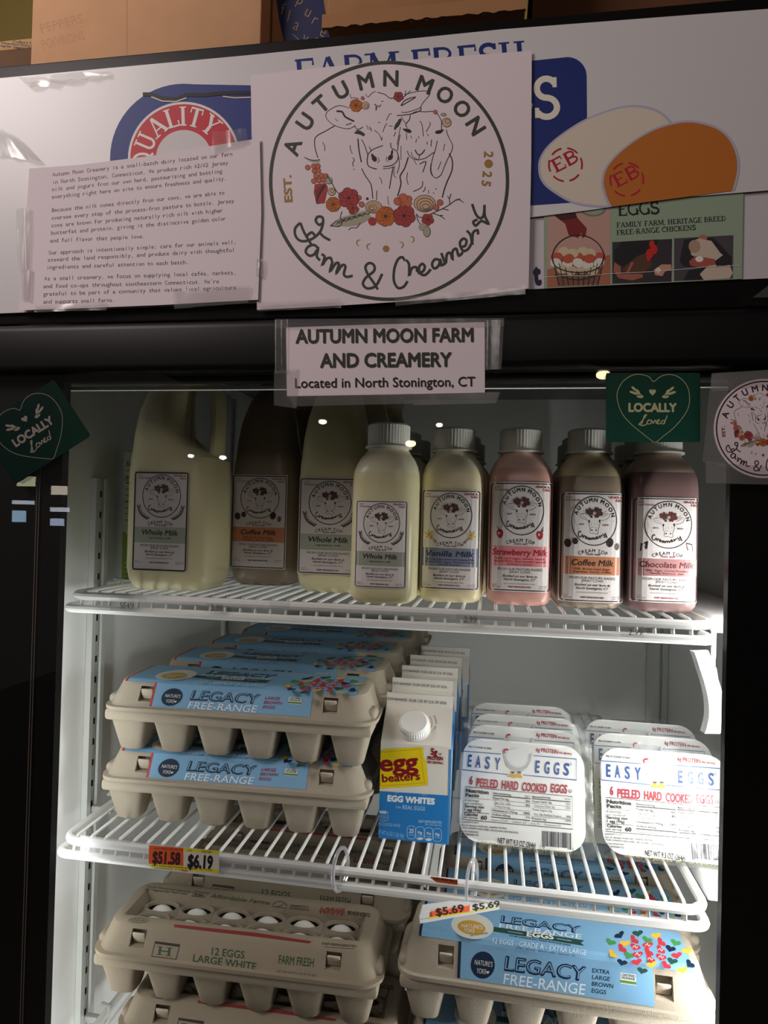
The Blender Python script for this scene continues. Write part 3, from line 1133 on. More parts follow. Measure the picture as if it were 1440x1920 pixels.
def emblem(a, dark, ink, gold, full=True):
    cx, cy, r = 729.5, 339.3, 222
    a.ring(cx, cy, r, 6.4, dark, 2, n=120)
    for ch, an in zip('AUTUMNMOON', (-70.6, -54.7, -41.5, -27.9, -13.3, 1, 20.4, 33, 45.3, 57.6)):
        a.letter(ch, cx + 178 * math.sin(R(an)), cy - 178 * math.cos(R(an)), an, 28.5, dark, 2, .028, 1.0 if ch not in 'O' else .92)
    for p in SCRIPT:
        a.line(zL(p), 4.8, dark, 2, 4)
    a.text('EST.', (548, 379), (545.5, 328), 14, gold, 2, .035)
    a.letter('2', 908, 289, 95, 16, gold, 2, .035)
    a.ell(916, 307, 8, c=gold, h=2)
    a.letter('2', 905.5, 326, 97, 16, gold, 2, .035)
    a.letter('5', 903.5, 343, 98, 16, gold, 2, .035)
    for x, y, sg in ((535, 1040, -1), (588, 1060, -1), (752, 1050, 1), (808, 1022, 1)):
        p = zL([(x, y)])[0]
        a.line([(p[0] - sg * 3, p[1] - 6), (p[0] + sg * 3.2, p[1] - 4), (p[0] + sg * 4, p[1] + 2), (p[0], p[1] + 6)], 2.2, gold, 2, 3, taper=True)
    p = zL([(675, 1070)])[0]
    a.ell(p[0], p[1], 6.2, c=gold, h=2)
    L = a.line
    # the cow
    for p, w in (([(400, 350), (320, 330), (235, 372), (215, 415), (245, 460), (300, 495), (390, 515), (450, 490)], 1.1), ([(300, 375), (345, 380), (370, 420), (440, 455)], 3.2), ([(290, 435), (310, 455)], 1), ([(375, 485), (420, 470)], 1.4),
                 ([(290, 488), (210, 535), (135, 580), (128, 655), (152, 745)], 1.6), ([(190, 622), (208, 660), (205, 690)], 1.2),
                 ([(625, 225), (680, 240), (725, 272), (750, 270)], 1.4), ([(810, 330), (850, 285), (930, 262), (870, 300), (815, 332)], 1.6),
                 ([(835, 245), (960, 215), (1045, 228), (985, 310), (960, 350), (900, 372), (850, 385), (815, 383)], 1.1), ([(780, 410), (840, 405), (900, 395), (965, 370), (970, 345)], 1.5),
                 ([(835, 262), (890, 210)], 1), ([(845, 250), (850, 210)], 1), ([(600, 325), (612, 322), (614, 370), (625, 330), (640, 342), (652, 320)], 1.2), ([(655, 298), (672, 296)], 1.3),
                 ([(530, 240), (552, 262), (580, 232), (612, 218)], 1), ([(410, 238), (415, 272), (440, 268), (478, 275)], 1),
                 ([(440, 490), (470, 520), (510, 500)], 1.4), ([(470, 592), (478, 680), (498, 780)], 2.2), ([(500, 600), (525, 650), (548, 720)], 1.4), ([(548, 720), (580, 685), (620, 665), (668, 648)], 1.4), ([(560, 655), (575, 690)], 1.2),
                 ([(408, 645), (412, 680), (425, 712)], 1.2), ([(428, 745), (442, 762), (428, 790), (436, 815)], 1.3), ([(438, 830), (440, 842)], 1.3),
                 ([(550, 720), (543, 775), (560, 815), (620, 835)], 1.8), ([(670, 815), (740, 805), (780, 770), (790, 730), (775, 690), (735, 665), (730, 625)], 1.5), ([(668, 832), (720, 828), (765, 812)], 1),
                 ([(500, 830), (530, 890), (575, 960), (588, 1070)], 1.7), ([(620, 1005), (618, 1080)], 1.3), ([(640, 900), (655, 920), (660, 950)], 1.1), ([(705, 1050), (715, 1120)], 1),
                 ([(750, 815), (735, 900), (720, 990)], 1.7), ([(760, 820), (755, 880), (775, 905)], 1.1), ([(790, 720), (800, 800), (780, 870)], 1.2),
                 ([(695, 450), (720, 400), (740, 395)], 1), ([(630, 465), (650, 464)], 1), ([(700, 470), (680, 505), (668, 540)], 1), ([(600, 525), (640, 560), (658, 605), (662, 580)], 1.1),
                 ([(540, 485), (552, 520)], 1), ([(560, 495), (570, 525)], 1), ([(572, 505), (580, 535)], 1), ([(715, 490), (745, 495)], 1), ([(770, 540), (755, 575)], 1.2)):
        L(zA(p), w, ink, 2, 3)
    for x, y, rx, ry, rot in ((600, 752, 6, 4.5, 60), (588, 732, 2.6, 5, -20), (728, 742, 6, 4, -50), (740, 705, 2, 6, 10), (485, 545, 8, 3.6, 25), (465, 548, 6, 2, 5), (510, 558, 4, 3.2, 40), (785, 480, 9, 3.6, -55), (770, 500, 6, 2.4, -70), (800, 455, 6, 3, -60)):
        p = zA([(x, y)])[0]
        a.ell(p[0], p[1], rx, ry, ink if y > 600 else dark, 2, rot, 14)
    for p in ([(625, 740), (640, 765), (625, 785)], [(700, 735), (695, 762), (715, 775)]):
        L(zA(p), .9, ink, 2, 3)
    # the goat
    for p, w in (([(890, 400), (935, 378), (1010, 380), (1080, 378), (1120, 425), (1135, 470), (1130, 545)], 1.3), ([(885, 405), (880, 440), (850, 480), (862, 505)], 1.5), ([(815, 418), (825, 440), (850, 470)], 1.2),
                 ([(855, 545), (858, 600)], 1.1), ([(862, 690), (880, 730), (930, 760), (1000, 750), (1040, 725), (1075, 700)], 1.3), ([(925, 680), (935, 705), (958, 722), (985, 705), (1000, 680)], 2.0), ([(958, 722), (955, 752)], 1.4),
                 ([(895, 700), (905, 735), (955, 765)], 1), ([(958, 455), (975, 470), (985, 520), (990, 575)], 1.2), ([(1035, 460), (1045, 480), (1010, 540)], 1.1), ([(935, 595), (930, 625)], 1.2), ([(1020, 615), (1020, 640)], 1.2), ([(1055, 600), (1050, 655)], 1.4), ([(950, 575), (955, 590)], 1.4), ([(1020, 555), (1030, 570)], 1.4), ([(890, 570), (897, 590)], 1),
                 ([(1170, 520), (1190, 580), (1220, 640), (1215, 690), (1180, 760), (1150, 830), (1130, 880), (1090, 905), (1060, 880), (1050, 820), (1065, 740), (1085, 680), (1100, 610)], 1.3), ([(1160, 635), (1148, 690)], 1.1), ([(1130, 775), (1105, 840)], 1.1), ([(1050, 790), (1045, 850), (1062, 890)], 1),
                 ([(1195, 710), (1220, 770), (1215, 850), (1180, 930), (1155, 1000), (1140, 1060)], 2.2), ([(870, 740), (840, 830), (805, 890), (812, 950), (785, 1050)], 2.2), ([(805, 560), (790, 640), (785, 690)], 1.4), ([(812, 650), (812, 760)], 1), ([(808, 500), (780, 640)], 1.0),
                 ([(960, 795), (1010, 775), (985, 860)], 1.6), ([(865, 860), (858, 910), (870, 960)], 1.2), ([(985, 930), (975, 980), (910, 1012)], 1.4), ([(1005, 975), (1000, 1000), (985, 1015)], 1.3), ([(1030, 1000), (1032, 1030)], 1), ([(1085, 990), (1098, 996)], 1.3), ([(1065, 1020), (1078, 1030)], 1.1), ([(915, 760), (935, 800)], 1)):
        L(zA(p), w, ink, 2, 3)
    for x, y, rx, ry, rot in ((868, 530, 7, 3.6, 20), (845, 525, 5, 2, 30), (1112, 540, 7, 3.4, -10), (1135, 530, 4, 2.2, -30)):
        p = zA([(x, y)])[0]
        a.ell(p[0], p[1], rx, ry, ink, 2, rot, 14)
    # flowers
    COR, ROS, ORA, CRM, SAGE = (196, 104, 78), (166, 62, 62), (190, 104, 44), (206, 172, 142), (168, 164, 144)

    def blob(x, y, r, c, h=3, ol=1.0, z=zB, ry=None):
        p = z([(x, y)])[0]
        k = 4.235
        a.ell(p[0], p[1], r / k, (ry or r) / k, c, h, n=16)
        if ol:
            a.line([(p[0] + r / k * math.cos(t * PI / 7), p[1] + (ry or r) / k * math.sin(t * PI / 7)) for t in range(14)], ol * .8, ink, h, closed=True)

    def flower(x, y, r, n, c, h=3, z=zB, ctr=None, jag=.0):
        for q in range(n):
            t = 2 * PI * q / n + .3
            blob(x + r * .55 * math.cos(t), y + r * .55 * math.sin(t), r * .48, c, h, .9, z)
        blob(x, y, r * .5, c, h + 1, 0, z)
        blob(x, y, r * .16, ctr or ink, h + 2, 0, z)
        for q in range(n):
            t = 2 * PI * q / n
            L(z([(x + r * .2 * math.cos(t), y + r * .2 * math.sin(t)), (x + r * .5 * math.cos(t), y + r * .5 * math.sin(t))]), .8, ink, h + 2)
    for x, y in ((72, 102), (120, 92), (152, 90), (125, 130), (155, 125), (138, 170), (180, 165), (215, 170), (120, 210), (195, 200), (160, 205)):
        blob(x, y, 20, COR)
    a.poly(zB([(128, 235), (215, 225), (232, 262), (205, 385), (140, 390), (120, 300)]), ROS, 3)
    for q in range(6):
        L(zB([(215, 240), (160 - q * 4, 265 + q * 22), (128 + q * 8, 300 + q * 17)]), 1.1, ink, 4, 3)
    L(zB([(225, 165), (260, 220), (300, 290), (345, 330)]), 1.5, ink, 3, 3)
    L(zB([(45, 22), (90, 40), (130, 45), (170, 40)]), 1.4, ink, 3, 3)
    L(zB([(60, 30), (110, 55), (165, 55)]), 2.4, SAGE, 3, 3)
    blob(240, 205, 28, SAGE, 3, 1); blob(262, 295, 30, CRM, 3, 1.2); blob(266, 290, 14, CRM, 4, 1)
    flower(275, 395, 58, 8, ORA); flower(398, 345, 82, 6, ROS)
    flower(430, 425, 48, 4, ROS)
    blob(480, 342, 18, COR); blob(500, 395, 22, COR); blob(545, 350, 11, ink, 3, 0); blob(440, 452, 22, COR)
    a.poly(zB([(245, 560), (330, 500), (440, 470), (540, 440), (580, 500), (480, 560), (380, 570)]), SAGE, 2)
    for q in range(6):
        L(zB([(255 + q * 45, 570 - q * 16), (300 + q * 45, 525 - q * 12), (330 + q * 44, 545 - q * 14), (370 + q * 40, 500 - q * 10)]), 1.3, ink, 3, 3)
    L(zB([(250, 565), (320, 570), (345, 540), (330, 500), (345, 450)]), 1.3, ink, 3, 3)
    L(zB([(395, 598), (420, 580), (460, 580), (490, 540)]), 1.2, ink, 3, 3)
    for q, r in enumerate((66, 50, 34, 18)):
        blob(595 - q * 4, 415 + q * 4, r, CRM, 3 + q, 1.3, ry=r * .75)
    blob(585, 530, 34, ROS, 3, 0)
    flower(690, 490, 78, 9, ORA); flower(838, 485, 88, 6, ROS)
    for x, y, r in ((785, 370, 30), (830, 345, 36), (870, 385, 28), (828, 392, 22), (875, 350, 24)):
        blob(x, y, r, COR)
    for q, r in enumerate((86, 66, 46, 26)):
        blob(1000 + q * 3, 388 + q * 8, r, CRM, 3 + q, 1.4, ry=r * .78)
    blob(1122, 380, 24, COR); blob(1092, 420, 22, COR)
    flower(1025, 515, 48, 5, ROS)
    for p in ([(930, 470), (975, 500), (1060, 465), (1140, 430), (1200, 395), (1260, 355), (1308, 380)], [(1140, 430), (1190, 440)], [(1060, 465), (1120, 485), (1160, 512)], [(1115, 484), (1145, 482)], [(1200, 395), (1195, 350), (1180, 330)], [(1196, 350), (1210, 312)], [(1250, 362), (1282, 350)], [(935, 470), (945, 520), (965, 550)]):
        L(zB(p), 1.4, ink, 3, 3)
    blob(980, 575, 26, SAGE); blob(1018, 612, 28, SAGE, 3, 1.2, ry=42)
    flower(455, 330, 50, 7, ORA, 3, zA); blob(530, 330, 30, CRM, 3, 1.1, zA); blob(535, 332, 14, CRM, 4, 1, zA); blob(508, 272, 14, COR, 3, .8, zA)
    flower(792, 260, 40, 5, ROS, 3, zA)
    blob(1175, 465, 36, CRM, 3, 1.2, zA); blob(1182, 455, 18, CRM, 4, 1, zA); blob(1085, 382, 16, COR, 3, .8, zA); blob(1150, 402, 22, SAGE, 3, .8, zA, 12)


# ------------------------------------------------------------------ papers taped on the header
def paper(name, poly, k, extra=None, tapes=(), label='', cat='sign', wav=.0016):
    a = Art()
    a.poly(poly, PAPER, 0)
    if extra:
        extra(a)
    o = printed(name, [(a, yP(k))])
    tag(o, label, cat)
    for q in tapes:
        bm = BM()
        strip(bm, q, k + 1.6, wav)
        obj('tape', bm, TAPE, o)
    return o


NOTE = """Autumn Moon Creamery is a small-batch dairy located on our farm
in North Stonington, Connecticut. We produce rich A2/A2 Jersey
milk and yogurt from our own herd, pasteurizing and bottling
everything right here on site to ensure freshness and quality.

Because the milk comes directly from our cows, we are able to
oversee every step of the process-from pasture to bottle. Jersey
cows are known for producing naturally rich milk with higher
butterfat and protein, giving it the distinctive golden color
and full flavor that people love.

Our approach is intentionally simple: care for our animals well,
steward the land responsibly, and produce dairy with thoughtful
ingredients and careful attention to each batch.

As a small creamery, we focus on supplying local caf\u00e9s, markets,
and food co-ops throughout southeastern Connecticut. We're
grateful to be part of a community that values local agriculture
and supports small farms.""".split('\n')
ROWS = [(98, 331, 436, 292), (98, 345.5, 428, 308.5), (97, 359, 417, 324.5), (97, 373, 425, 338), None, (97, 398, 421, 364.5), (96.5, 412.5, 439, 380), (96, 426.5, 418, 398),
        (95.5, 440.5, 424, 413), (93.5, 455, 272, 446.5), None, (91, 477.5, 443, 457.5), (89, 491, 440, 472), (87, 505, 354, 495), None, (83, 526, 443, 514.5), (81, 540.5, 411, 531), (81, 555, 443, 542.5), (81, 569.5, 216, 566)]


def note_text(a):
    for st, r in zip(NOTE, ROWS):
        if r:
            x0, y0, x1, y1 = r
            adv = (x1 - x0) / len(st)
            a.mono(st, (x0, y0), adv, 7.4, (58, 52, 54), 1, (y1 - y0) / (x1 - x0))


paper('notice_paper', [(55, 316), (150, 309), (300, 290), (400, 273), (487, 259), (490, 400), (484, 562), (300, 572), (150, 578), (35, 582), (46, 450)], 9, note_text,
      [[(30, 392), (58, 390), (56, 505), (34, 508)], [(66, 574), (202, 566), (200, 582), (66, 586)], [(325, 544), (470, 534), (466, 568), (328, 580)], [(400, 248), (462, 242), (466, 268), (398, 286)], [(40, 508), (62, 506), (58, 565), (40, 562)]],
      'typed white notice paper with paragraphs about the dairy, taped at the left of the header')
DKG = (62, 66, 54)
INKB = (58, 48, 46)
GLD = (160, 122, 66)
paper('logo_poster', [(470, 142), (560, 131), (700, 117), (850, 106), (997, 95), (996, 300), (991, 541), (860, 558), (700, 569), (600, 575), (482, 581), (474, 400)], 6,
      lambda a: emblem(a, DKG, INKB, GLD), [[(482, 568), (640, 560), (640, 578), (484, 584)], [(480, 486), (494, 485), (494, 520), (482, 520)], [(740, 560), (985, 535), (985, 552), (742, 574)]],
      'large white poster with round cow and goat emblem and flowers, centre of the header')

# name sign across the door's top rail
def name_text(a):
    c = (52, 56, 48)
    a.text('AUTUMN MOON FARM', (554, 643), (888, 640), 24.5, c, 1, .035)
    a.text('AND CREAMERY', (600, 688.5), (847, 686.5), 25, c, 1, .035)
    a.text('Located in North Stonington, CT', (553, 727), (891, 724), 17.5, (30, 26, 28), 1, .012)


a = Art()
a.poly([(536, 614), (720, 608), (909, 604), (909, 736), (720, 740), (538, 743)], PAPER, 2)
a_n = Art(); name_text(a_n)
Ys = -0.0178
o = printed('name_sign', [(a, wall_plane(Ys)), (a_n, wall_plane(Ys - .0004))])
tag(o, 'white name sign with bold green lettering taped over the top edge of the cooler door', 'sign')
for q, k in (([(516, 603), (720, 598), (946, 599), (942, 668)], 1), ([(514, 696), (560, 690), (556, 766), (514, 760)], 2), ([(516, 600), (540, 599), (540, 700), (516, 700)], 2), ([(538, 741), (775, 737), (775, 757), (552, 762)], 2), ([(774, 738), (938, 735), (930, 756), (774, 760)], 2), ([(908, 600), (945, 600), (940, 692), (908, 694)], 2), ([(516, 598), (945, 597), (945, 612), (516, 616)], 2)):
    if len(q) == 4 and k == 2:
        bm = BM()
        fn = wall_plane(Ys - .0008)
        rows = [[fn(*[q[0][c] * (1 - i / 8) + q[1][c] * i / 8 for c in (0, 1)], random.uniform(0, .0008)) for i in range(9)],
                [fn(*[q[3][c] * (1 - i / 8) + q[2][c] * i / 8 for c in (0, 1)], random.uniform(0, .0008)) for i in range(9)]]
        loft(bm, rows, False, False, closed=False)
        obj('tape', bm, TAPE, o)

# ------------------------------------------------------------------ stickers on the glass
GSTK = translucent('green_vinyl', (14, 46, 38), (38, 104, 84), .5)
GOLDP = mat((186, 184, 140), .5, .3)
DIMP = mat((126, 116, 108), .5, .3)  # the gold print again, dimmed in colour for the unlit sticker
YG = -0.0092


def loved(a, P, ink, lw=1.0):
    """P maps card coordinates (0..1 across, 0..0.727 down) to the photo"""
    def S(u, v):
        return P(u, v)
    b = a.xf
    a.xf = S
    hp = [(.5, .085), (.455, .035), (.38, .012), (.30, .012), (.22, .05), (.16, .11), (.117, .21), (.13, .33), (.18, .44), (.27, .54), (.38, .63), (.47, .70), (.52, .722),
          (.60, .66), (.70, .58), (.80, .47), (.865, .36), (.88, .25), (.86, .14), (.80, .06), (.72, .015), (.63, .012), (.56, .04)]
    hp2 = [(x, y) for x, y in hp]
    a.line(smooth_line(hp2, 3, True)[:], .006 * lw, ink, 2, closed=True)
    a.heart(.49, .195, .036, .036, ink, 2)
    for sx, m in ((.34, 1), (.645, -1)):
        a.line([(sx - m * .05, .16), (sx + m * .0, .205), (sx + m * .055, .245)], .010, ink, 2, 3)
        for q, (dx, dy, rt) in enumerate(((-.045, .15, 42), (-.03, .20, 12), (.0, .185, 60), (.015, .235, 10), (-.06, .19, 20))):
            a.ell(sx + m * dx, dy + .01, .034, .013, ink, 2, m * rt, 12)
    a.text('LOCALLY', (.235, .40), (.745, .40), .085, ink, 2, .05)
    a.line([(.37, .545), (.345, .535), (.365, .515), (.40, .47), (.425, .435), (.405, .44), (.385, .50), (.37, .545), (.40, .545), (.43, .53)], .011, ink, 2, 4)
    a.line([(.43, .52), (.445, .49), (.475, .495), (.47, .525), (.44, .53), (.43, .51), (.46, .49), (.485, .50), (.495, .525), (.515, .49), (.53, .525), (.555, .50), (.56, .485), (.54, .49), (.535, .52), (.555, .53), (.585, .51)], .010, ink, 2, 4)
    a.line([(.615, .495), (.59, .495), (.58, .52), (.60, .53), (.62, .50), (.645, .44), (.62, .50), (.615, .53)], .010, ink, 2, 4)
    a.xf = b


a = Art()
a.poly(rrect(1136, 699, 1313, 829, 4), GSTK, 0)
loved(a, lambda u, v: (1136 + u * 178 + v * 1, 700 + v * 178 + u * 1), GOLDP)
o = printed('green_sticker', [(a, wall_plane(YG))])
tag(o, 'square green sticker with heart and gold lettering, upright above the chocolate bottle', 'sticker')
a = Art()
def PL(u, v):
    ax, ay = (.842, -.535)
    bx, by = (.55, .84)
    x = -42 + u * 170 * ax + v * 172 * bx
    y = 802 + u * 170 * ay + v * 172 * by
    return (x, y)
a.poly([PL(u, v) for u, v in rrect(0, 0, 1, .735, .03)], GSTK, 0)
loved(a, PL, DIMP)
o = printed('green_sticker', [(a, wall_plane(YG))])
tag(o, 'tilted dark green sticker with heart at the top left corner of the glass', 'sticker')
# round emblem sticker in a clear sleeve
a = Art()
a.ell(1433, 803.5, 95, 93, PAPER, 0, n=64)
a2 = Art(xf=lambda x, y: (1433 + (x - 729.5) * .404, 803 + (y - 339.3) * .396), ws=1.0)
MAR = (58, 40, 42)
emblem(a2, MAR, (62, 46, 46), (120, 84, 70))
fn = wall_plane(YG - .0006)
o = printed('round_sticker', [(a, fn), (a2, fn)])
tag(o, 'round white cow emblem sticker at the right edge, cut off by the photo', 'sticker')
bm = BM()
fn = wall_plane(YG)
loft(bm, [[fn(1334, 702, 0), fn(1317, 866, 0), fn(1500, 905, 0), fn(1500, 690, 0)], [fn(1334, 702, .0003), fn(1317, 866, .0003), fn(1500, 905, .0003), fn(1500, 690, .0003)]])
obj('clear_sleeve', bm, CLEAR, o, smooth=False)
bm = BM()
loft(bm, [[fn(1323, 866, .0005), fn(1323, 906, .0005), fn(1500, 910, .0005), fn(1500, 880, .0005)], [fn(1323, 866, .0007), fn(1323, 906, .0007), fn(1500, 910, .0007), fn(1500, 880, .0007)]])
obj('tape', bm, TAPE, o, smooth=False)
bm = BM()
loft(bm, [[fn(1334, 700, .0005), fn(1334, 735, .0005), fn(1500, 720, .0005), fn(1500, 690, .0005)], [fn(1334, 700, .0007), fn(1334, 735, .0007), fn(1500, 720, .0007), fn(1500, 690, .0007)]])
obj('tape', bm, TAPE, o, smooth=False)

# ------------------------------------------------------------------ milk labels
def lab_px(p):
    """points read off the chocolate milk label (6.4x enlargement) to label units: 0..1 across, 0..1.55 down"""
    return [((x - 165 + (y - 300) * .036) / 850, (y - 305 - (x - 165) * .045) / 850) for x, y in p]


CREAM_S = [  # the word Creamery, in units of its own width, v down
    [(.085, .02), (.06, -.03), (.02, .02), (.0, .13), (.03, .22), (.09, .20), (.13, .13)],
    [(.12, .10), (.14, .18), (.16, .24), (.175, .17), (.21, .16), (.215, .21)],
    [(.22, .26), (.26, .24), (.27, .20), (.245, .19), (.23, .24), (.25, .29), (.30, .26)],
    [(.37, .25), (.33, .24), (.31, .29), (.34, .32), (.37, .26), (.38, .32), (.41, .29)],
    [(.41, .24), (.42, .32), (.45, .25), (.48, .26), (.48, .32), (.51, .25), (.54, .25), (.55, .31), (.58, .27)],
    [(.58, .27), (.63, .24), (.63, .19), (.60, .20), (.59, .26), (.63, .28), (.68, .22)],
    [(.68, .14), (.70, .20), (.72, .24), (.73, .17), (.77, .13), (.78, .18)],
    [(.80, .05), (.83, .13), (.87, .12), (.89, .02)], [(.89, .02), (.93, .16), (.95, .21), (.90, .18), (.84, .22)],
]


def milk_label(kind, H=1.55, border=.014, base=(224, 216, 214)):
    a = Art(ws=1.0)
    K = (52, 44, 44)
    NX = 14
    a.quad((0, 0), (1, 0), (1, H), (0, H), base, 0, NX, 1)
    m = .022
    for x0, y0, x1, y1 in ((m, m, 1 - m, m), (m, H - m, 1 - m, H - m)):
        a.line([(x0 + .03 + (x1 - x0 - .06) * i / 12, y0) for i in range(13)], border, K, 2)
    a.line([(m, m + .03), (m, H - m - .03)], border, K, 2)
    a.line([(1 - m, m + .03), (1 - m, H - m - .03)], border, K, 2)
    for cx, cy, t0 in ((m + .03, m + .03, 180), (1 - m - .03, m + .03, 270), (1 - m - .03, H - m - .03, 0), (m + .03, H - m - .03, 90)):
        a.line([(cx + .03 * math.cos(R(t0 + q * 18)), cy + .03 * math.sin(R(t0 + q * 18))) for q in range(6)], border, K, 2)
    RD = (150, 40, 44)
    a.text('VAT', (.07, .085), (.165, .085), .028, (130, 84, 76), 2, .01)
    a.text('PASTEURIZED', (.07, .122), (.30, .125), .022, (150, 70, 66), 2, .02)
    a.text('GRADE A', (.72, .078), (.945, .082), .030, RD, 2, .03)
    a.text('A2A2', (.83, .122), (.945, .126), .030, RD, 2, .03)
    cx, cy, r = .51, .40, .345
    a.ring(cx, cy, r, .013, K, 2, n=60)
    a.arc('AUTUMN MOON', cx, cy, .268, -76, 80, .054, K, 2, .03)
    a.text('EST.', (.285, .462), (.37, .462), .018, K, 2, .03)
    a.text('2025', (.635, .464), (.73, .464), .018, K, 2, .03)
    for q in range(5):
        a.ell(.215 + q * .012, .39 + q * .03, .005, c=(150, 118, 104), h=2, n=8)
        a.ell(.805 - q * .012, .39 + q * .03, .005, c=(150, 118, 104), h=2, n=8)
    # calf with a flower crown
    for p, w in (([(500, 602), (460, 575), (420, 578), (405, 592), (420, 622), (455, 642), (505, 655)], 3.4), ([(430, 598), (470, 622), (490, 640)], 3), ([(405, 592), (415, 578), (450, 580)], 3),
                 ([(662, 612), (700, 590), (760, 580), (785, 598), (770, 630), (730, 655), (675, 662)], 3.4), ([(690, 625), (730, 605), (760, 600)], 3),
                 ([(515, 655), (520, 720), (535, 765), (528, 800), (550, 815)], 4), ([(665, 655), (655, 720), (635, 770), (637, 808), (615, 828)], 4),
                 ([(542, 748), (560, 738), (582, 742)], 3), ([(600, 745), (622, 748)], 3), ([(552, 815), (580, 808), (608, 828)], 4), ([(580, 690), (590, 720)], 2.4), ([(550, 690), (545, 720)], 2.4), ([(625, 690), (628, 715)], 2.4), ([(465, 560), (440, 540)], 3), ([(690, 580), (745, 550)], 3)):
        a.line(lab_px(p), w / 850, K, 2, 3)
    for x, y, rx, ry in ((553, 775, 10, 9), (608, 776, 9, 9), (520, 668, 10, 18), (654, 668, 10, 18)):
        p = lab_px([(x, y)])[0]
        a.ell(p[0], p[1], rx / 850, ry / 850, K, 2, n=10)
    rnd = random.Random(5)
    crown = {'whole': (104, 66, 60), 'coffee': (98, 66, 58), 'choc': (150, 62, 58)}.get(kind, (126, 66, 58))
    for q in range(64):
        t = rnd.random()
        x, y = 490 + 195 * t, 575 + rnd.uniform(-1, 1) * (52 if .2 < t < .8 else 30) - 12
        p = lab_px([(x, y)])[0]
        a.ell(p[0], p[1], rnd.uniform(11, 22) / 850, rnd.uniform(9, 17) / 850, [crown, tuple(int(c * .75) for c in crown), (84, 60, 56)][q % 3], 3 + q % 3, rnd.uniform(0, 90), 9)
    p = lab_px([(586, 575)])[0]
    a.ell(p[0], p[1], 21 / 850, 19 / 850, (206, 186, 178), 7, n=14)
    a.ring(p[0], p[1], 12 / 850, 3 / 850, (140, 104, 96), 8, n=14)
    for sx, sy, ex, ey in ((560, 505, 552, 528), (600, 500, 596, 530), (640, 510, 625, 540), (520, 525, 535, 545), (665, 535, 650, 555)):
        a.line(lab_px([(sx, sy), ((sx + ex) / 2 + 8, (sy + ey) / 2), (ex, ey)]), 3.4 / 850, K, 3, 3)
    wd, ox, oy = .46, .275, .568
    for p in CREAM_S:
        a.line([(ox + x * wd, oy + (y - .02) * wd * .70) for x, y in p], .0125, K, 3, 4)
    a.arc('CREAM TOP', cx - .01, 1.405, .56, -23, 23, .048, K, 2, .012)
    BCOL = {'whole': (158, 164, 148), 'coffee': (196, 128, 92), 'vanilla': (132, 140, 166), 'straw': (224, 140, 144), 'choc': (170, 124, 124)}[kind]
    y0, y1 = (.905, 1.16)
    if kind == 'straw' or kind == 'vanilla':
        y1 = 1.19
    a.quad((m + .012, y0), (1 - m - .012, y0), (1 - m - .012, y1), (m + .012, y1), BCOL, 1, NX, 1)
    a.text('Shake well!', (.395, .885), (.62, .889), .034, (140, 56, 56) if kind == 'choc' else K, 2, .008, .3)
    nm = {'whole': 'Whole Milk', 'coffee': 'Coffee Milk', 'vanilla': 'Vanilla Milk', 'straw': 'Strawberry Milk', 'choc': 'Chocolate Milk'}[kind]
    x0, x1 = {'whole': (.17, .83), 'coffee': (.18, .82), 'vanilla': (.10, .90), 'straw': (.06, .93), 'choc': (.10, .90)}[kind]
    TC = {'straw': (170, 34, 54), 'choc': (100, 46, 48), 'vanilla': (58, 60, 76)}.get(kind, (54, 46, 46))
    a.text(nm, (x0, 1.03), (x1, 1.035), .082, TC, 3, .02, .18)
    ing = {'whole': ['Ingredients: milk'], 'coffee': ['Milk, Brown Cane Sugar,', 'Espresso, Starch, Coffee'], 'vanilla': ['Milk, Cane Sugar, Sweetened Condensed Milk,', 'Brown Cane Sugar, Natural Vanilla,', 'Vanilla Extract'],
           'straw': ['milk, cane sugar, banana, starch', 'natural flavor, beet powder, sea salt', 'strawberry powder'], 'choc': ['Milk, Sugar, Cocoa Powder,', 'Vanilla Extract, Salt']}[kind]
    for q, t in enumerate(ing):
        wdt = min(.82, .024 * len(t))
        a.text(t, (.5 - wdt / 2, 1.092 + q * .04), (.5 + wdt / 2, 1.095 + q * .04), .028, TC, 3, .006, .25)
    o = .0 if y1 < 1.18 else .025
    a.text('FROM OUR PASTURE-RAISED', (.15, 1.222 + o), (.85, 1.226 + o), .034, K, 2, .0)
    a.text('JERSEY COWS', (.335, 1.262 + o), (.665, 1.264 + o), .032, K, 2, .0)
    a.text('Bottled on our farm in', (.23, 1.318 + o), (.77, 1.322 + o), .034, K, 2, .012, .3)
    a.text('North Stonington, CT', (.25, 1.366 + o), (.75, 1.370 + o), .034, K, 2, .012, .3)
    a.text('AUTUMNMOONCREAMERY.COM', (.26, 1.42 + o), (.74, 1.422 + o), .018, (120, 110, 106), 2)
    a.text('KEEP REFRIGERATED', (.32, 1.49), (.68, 1.493), .022, RD if kind in ('choc', 'straw') else (96, 60, 56), 2, .03)
    a.text('PLANT', (.055, 1.465), (.14, 1.465), .017, (110, 100, 96), 2)
    a.text('#09-346', (.055, 1.495), (.19, 1.495), .017, (110, 100, 96), 2)
    a.text('HALF PINT', (.80, 1.475), (.94, 1.475), .016, (110, 100, 96), 2)
    a.text('(236 mL)', (.80, 1.502), (.94, 1.502), .016, (110, 100, 96), 2)
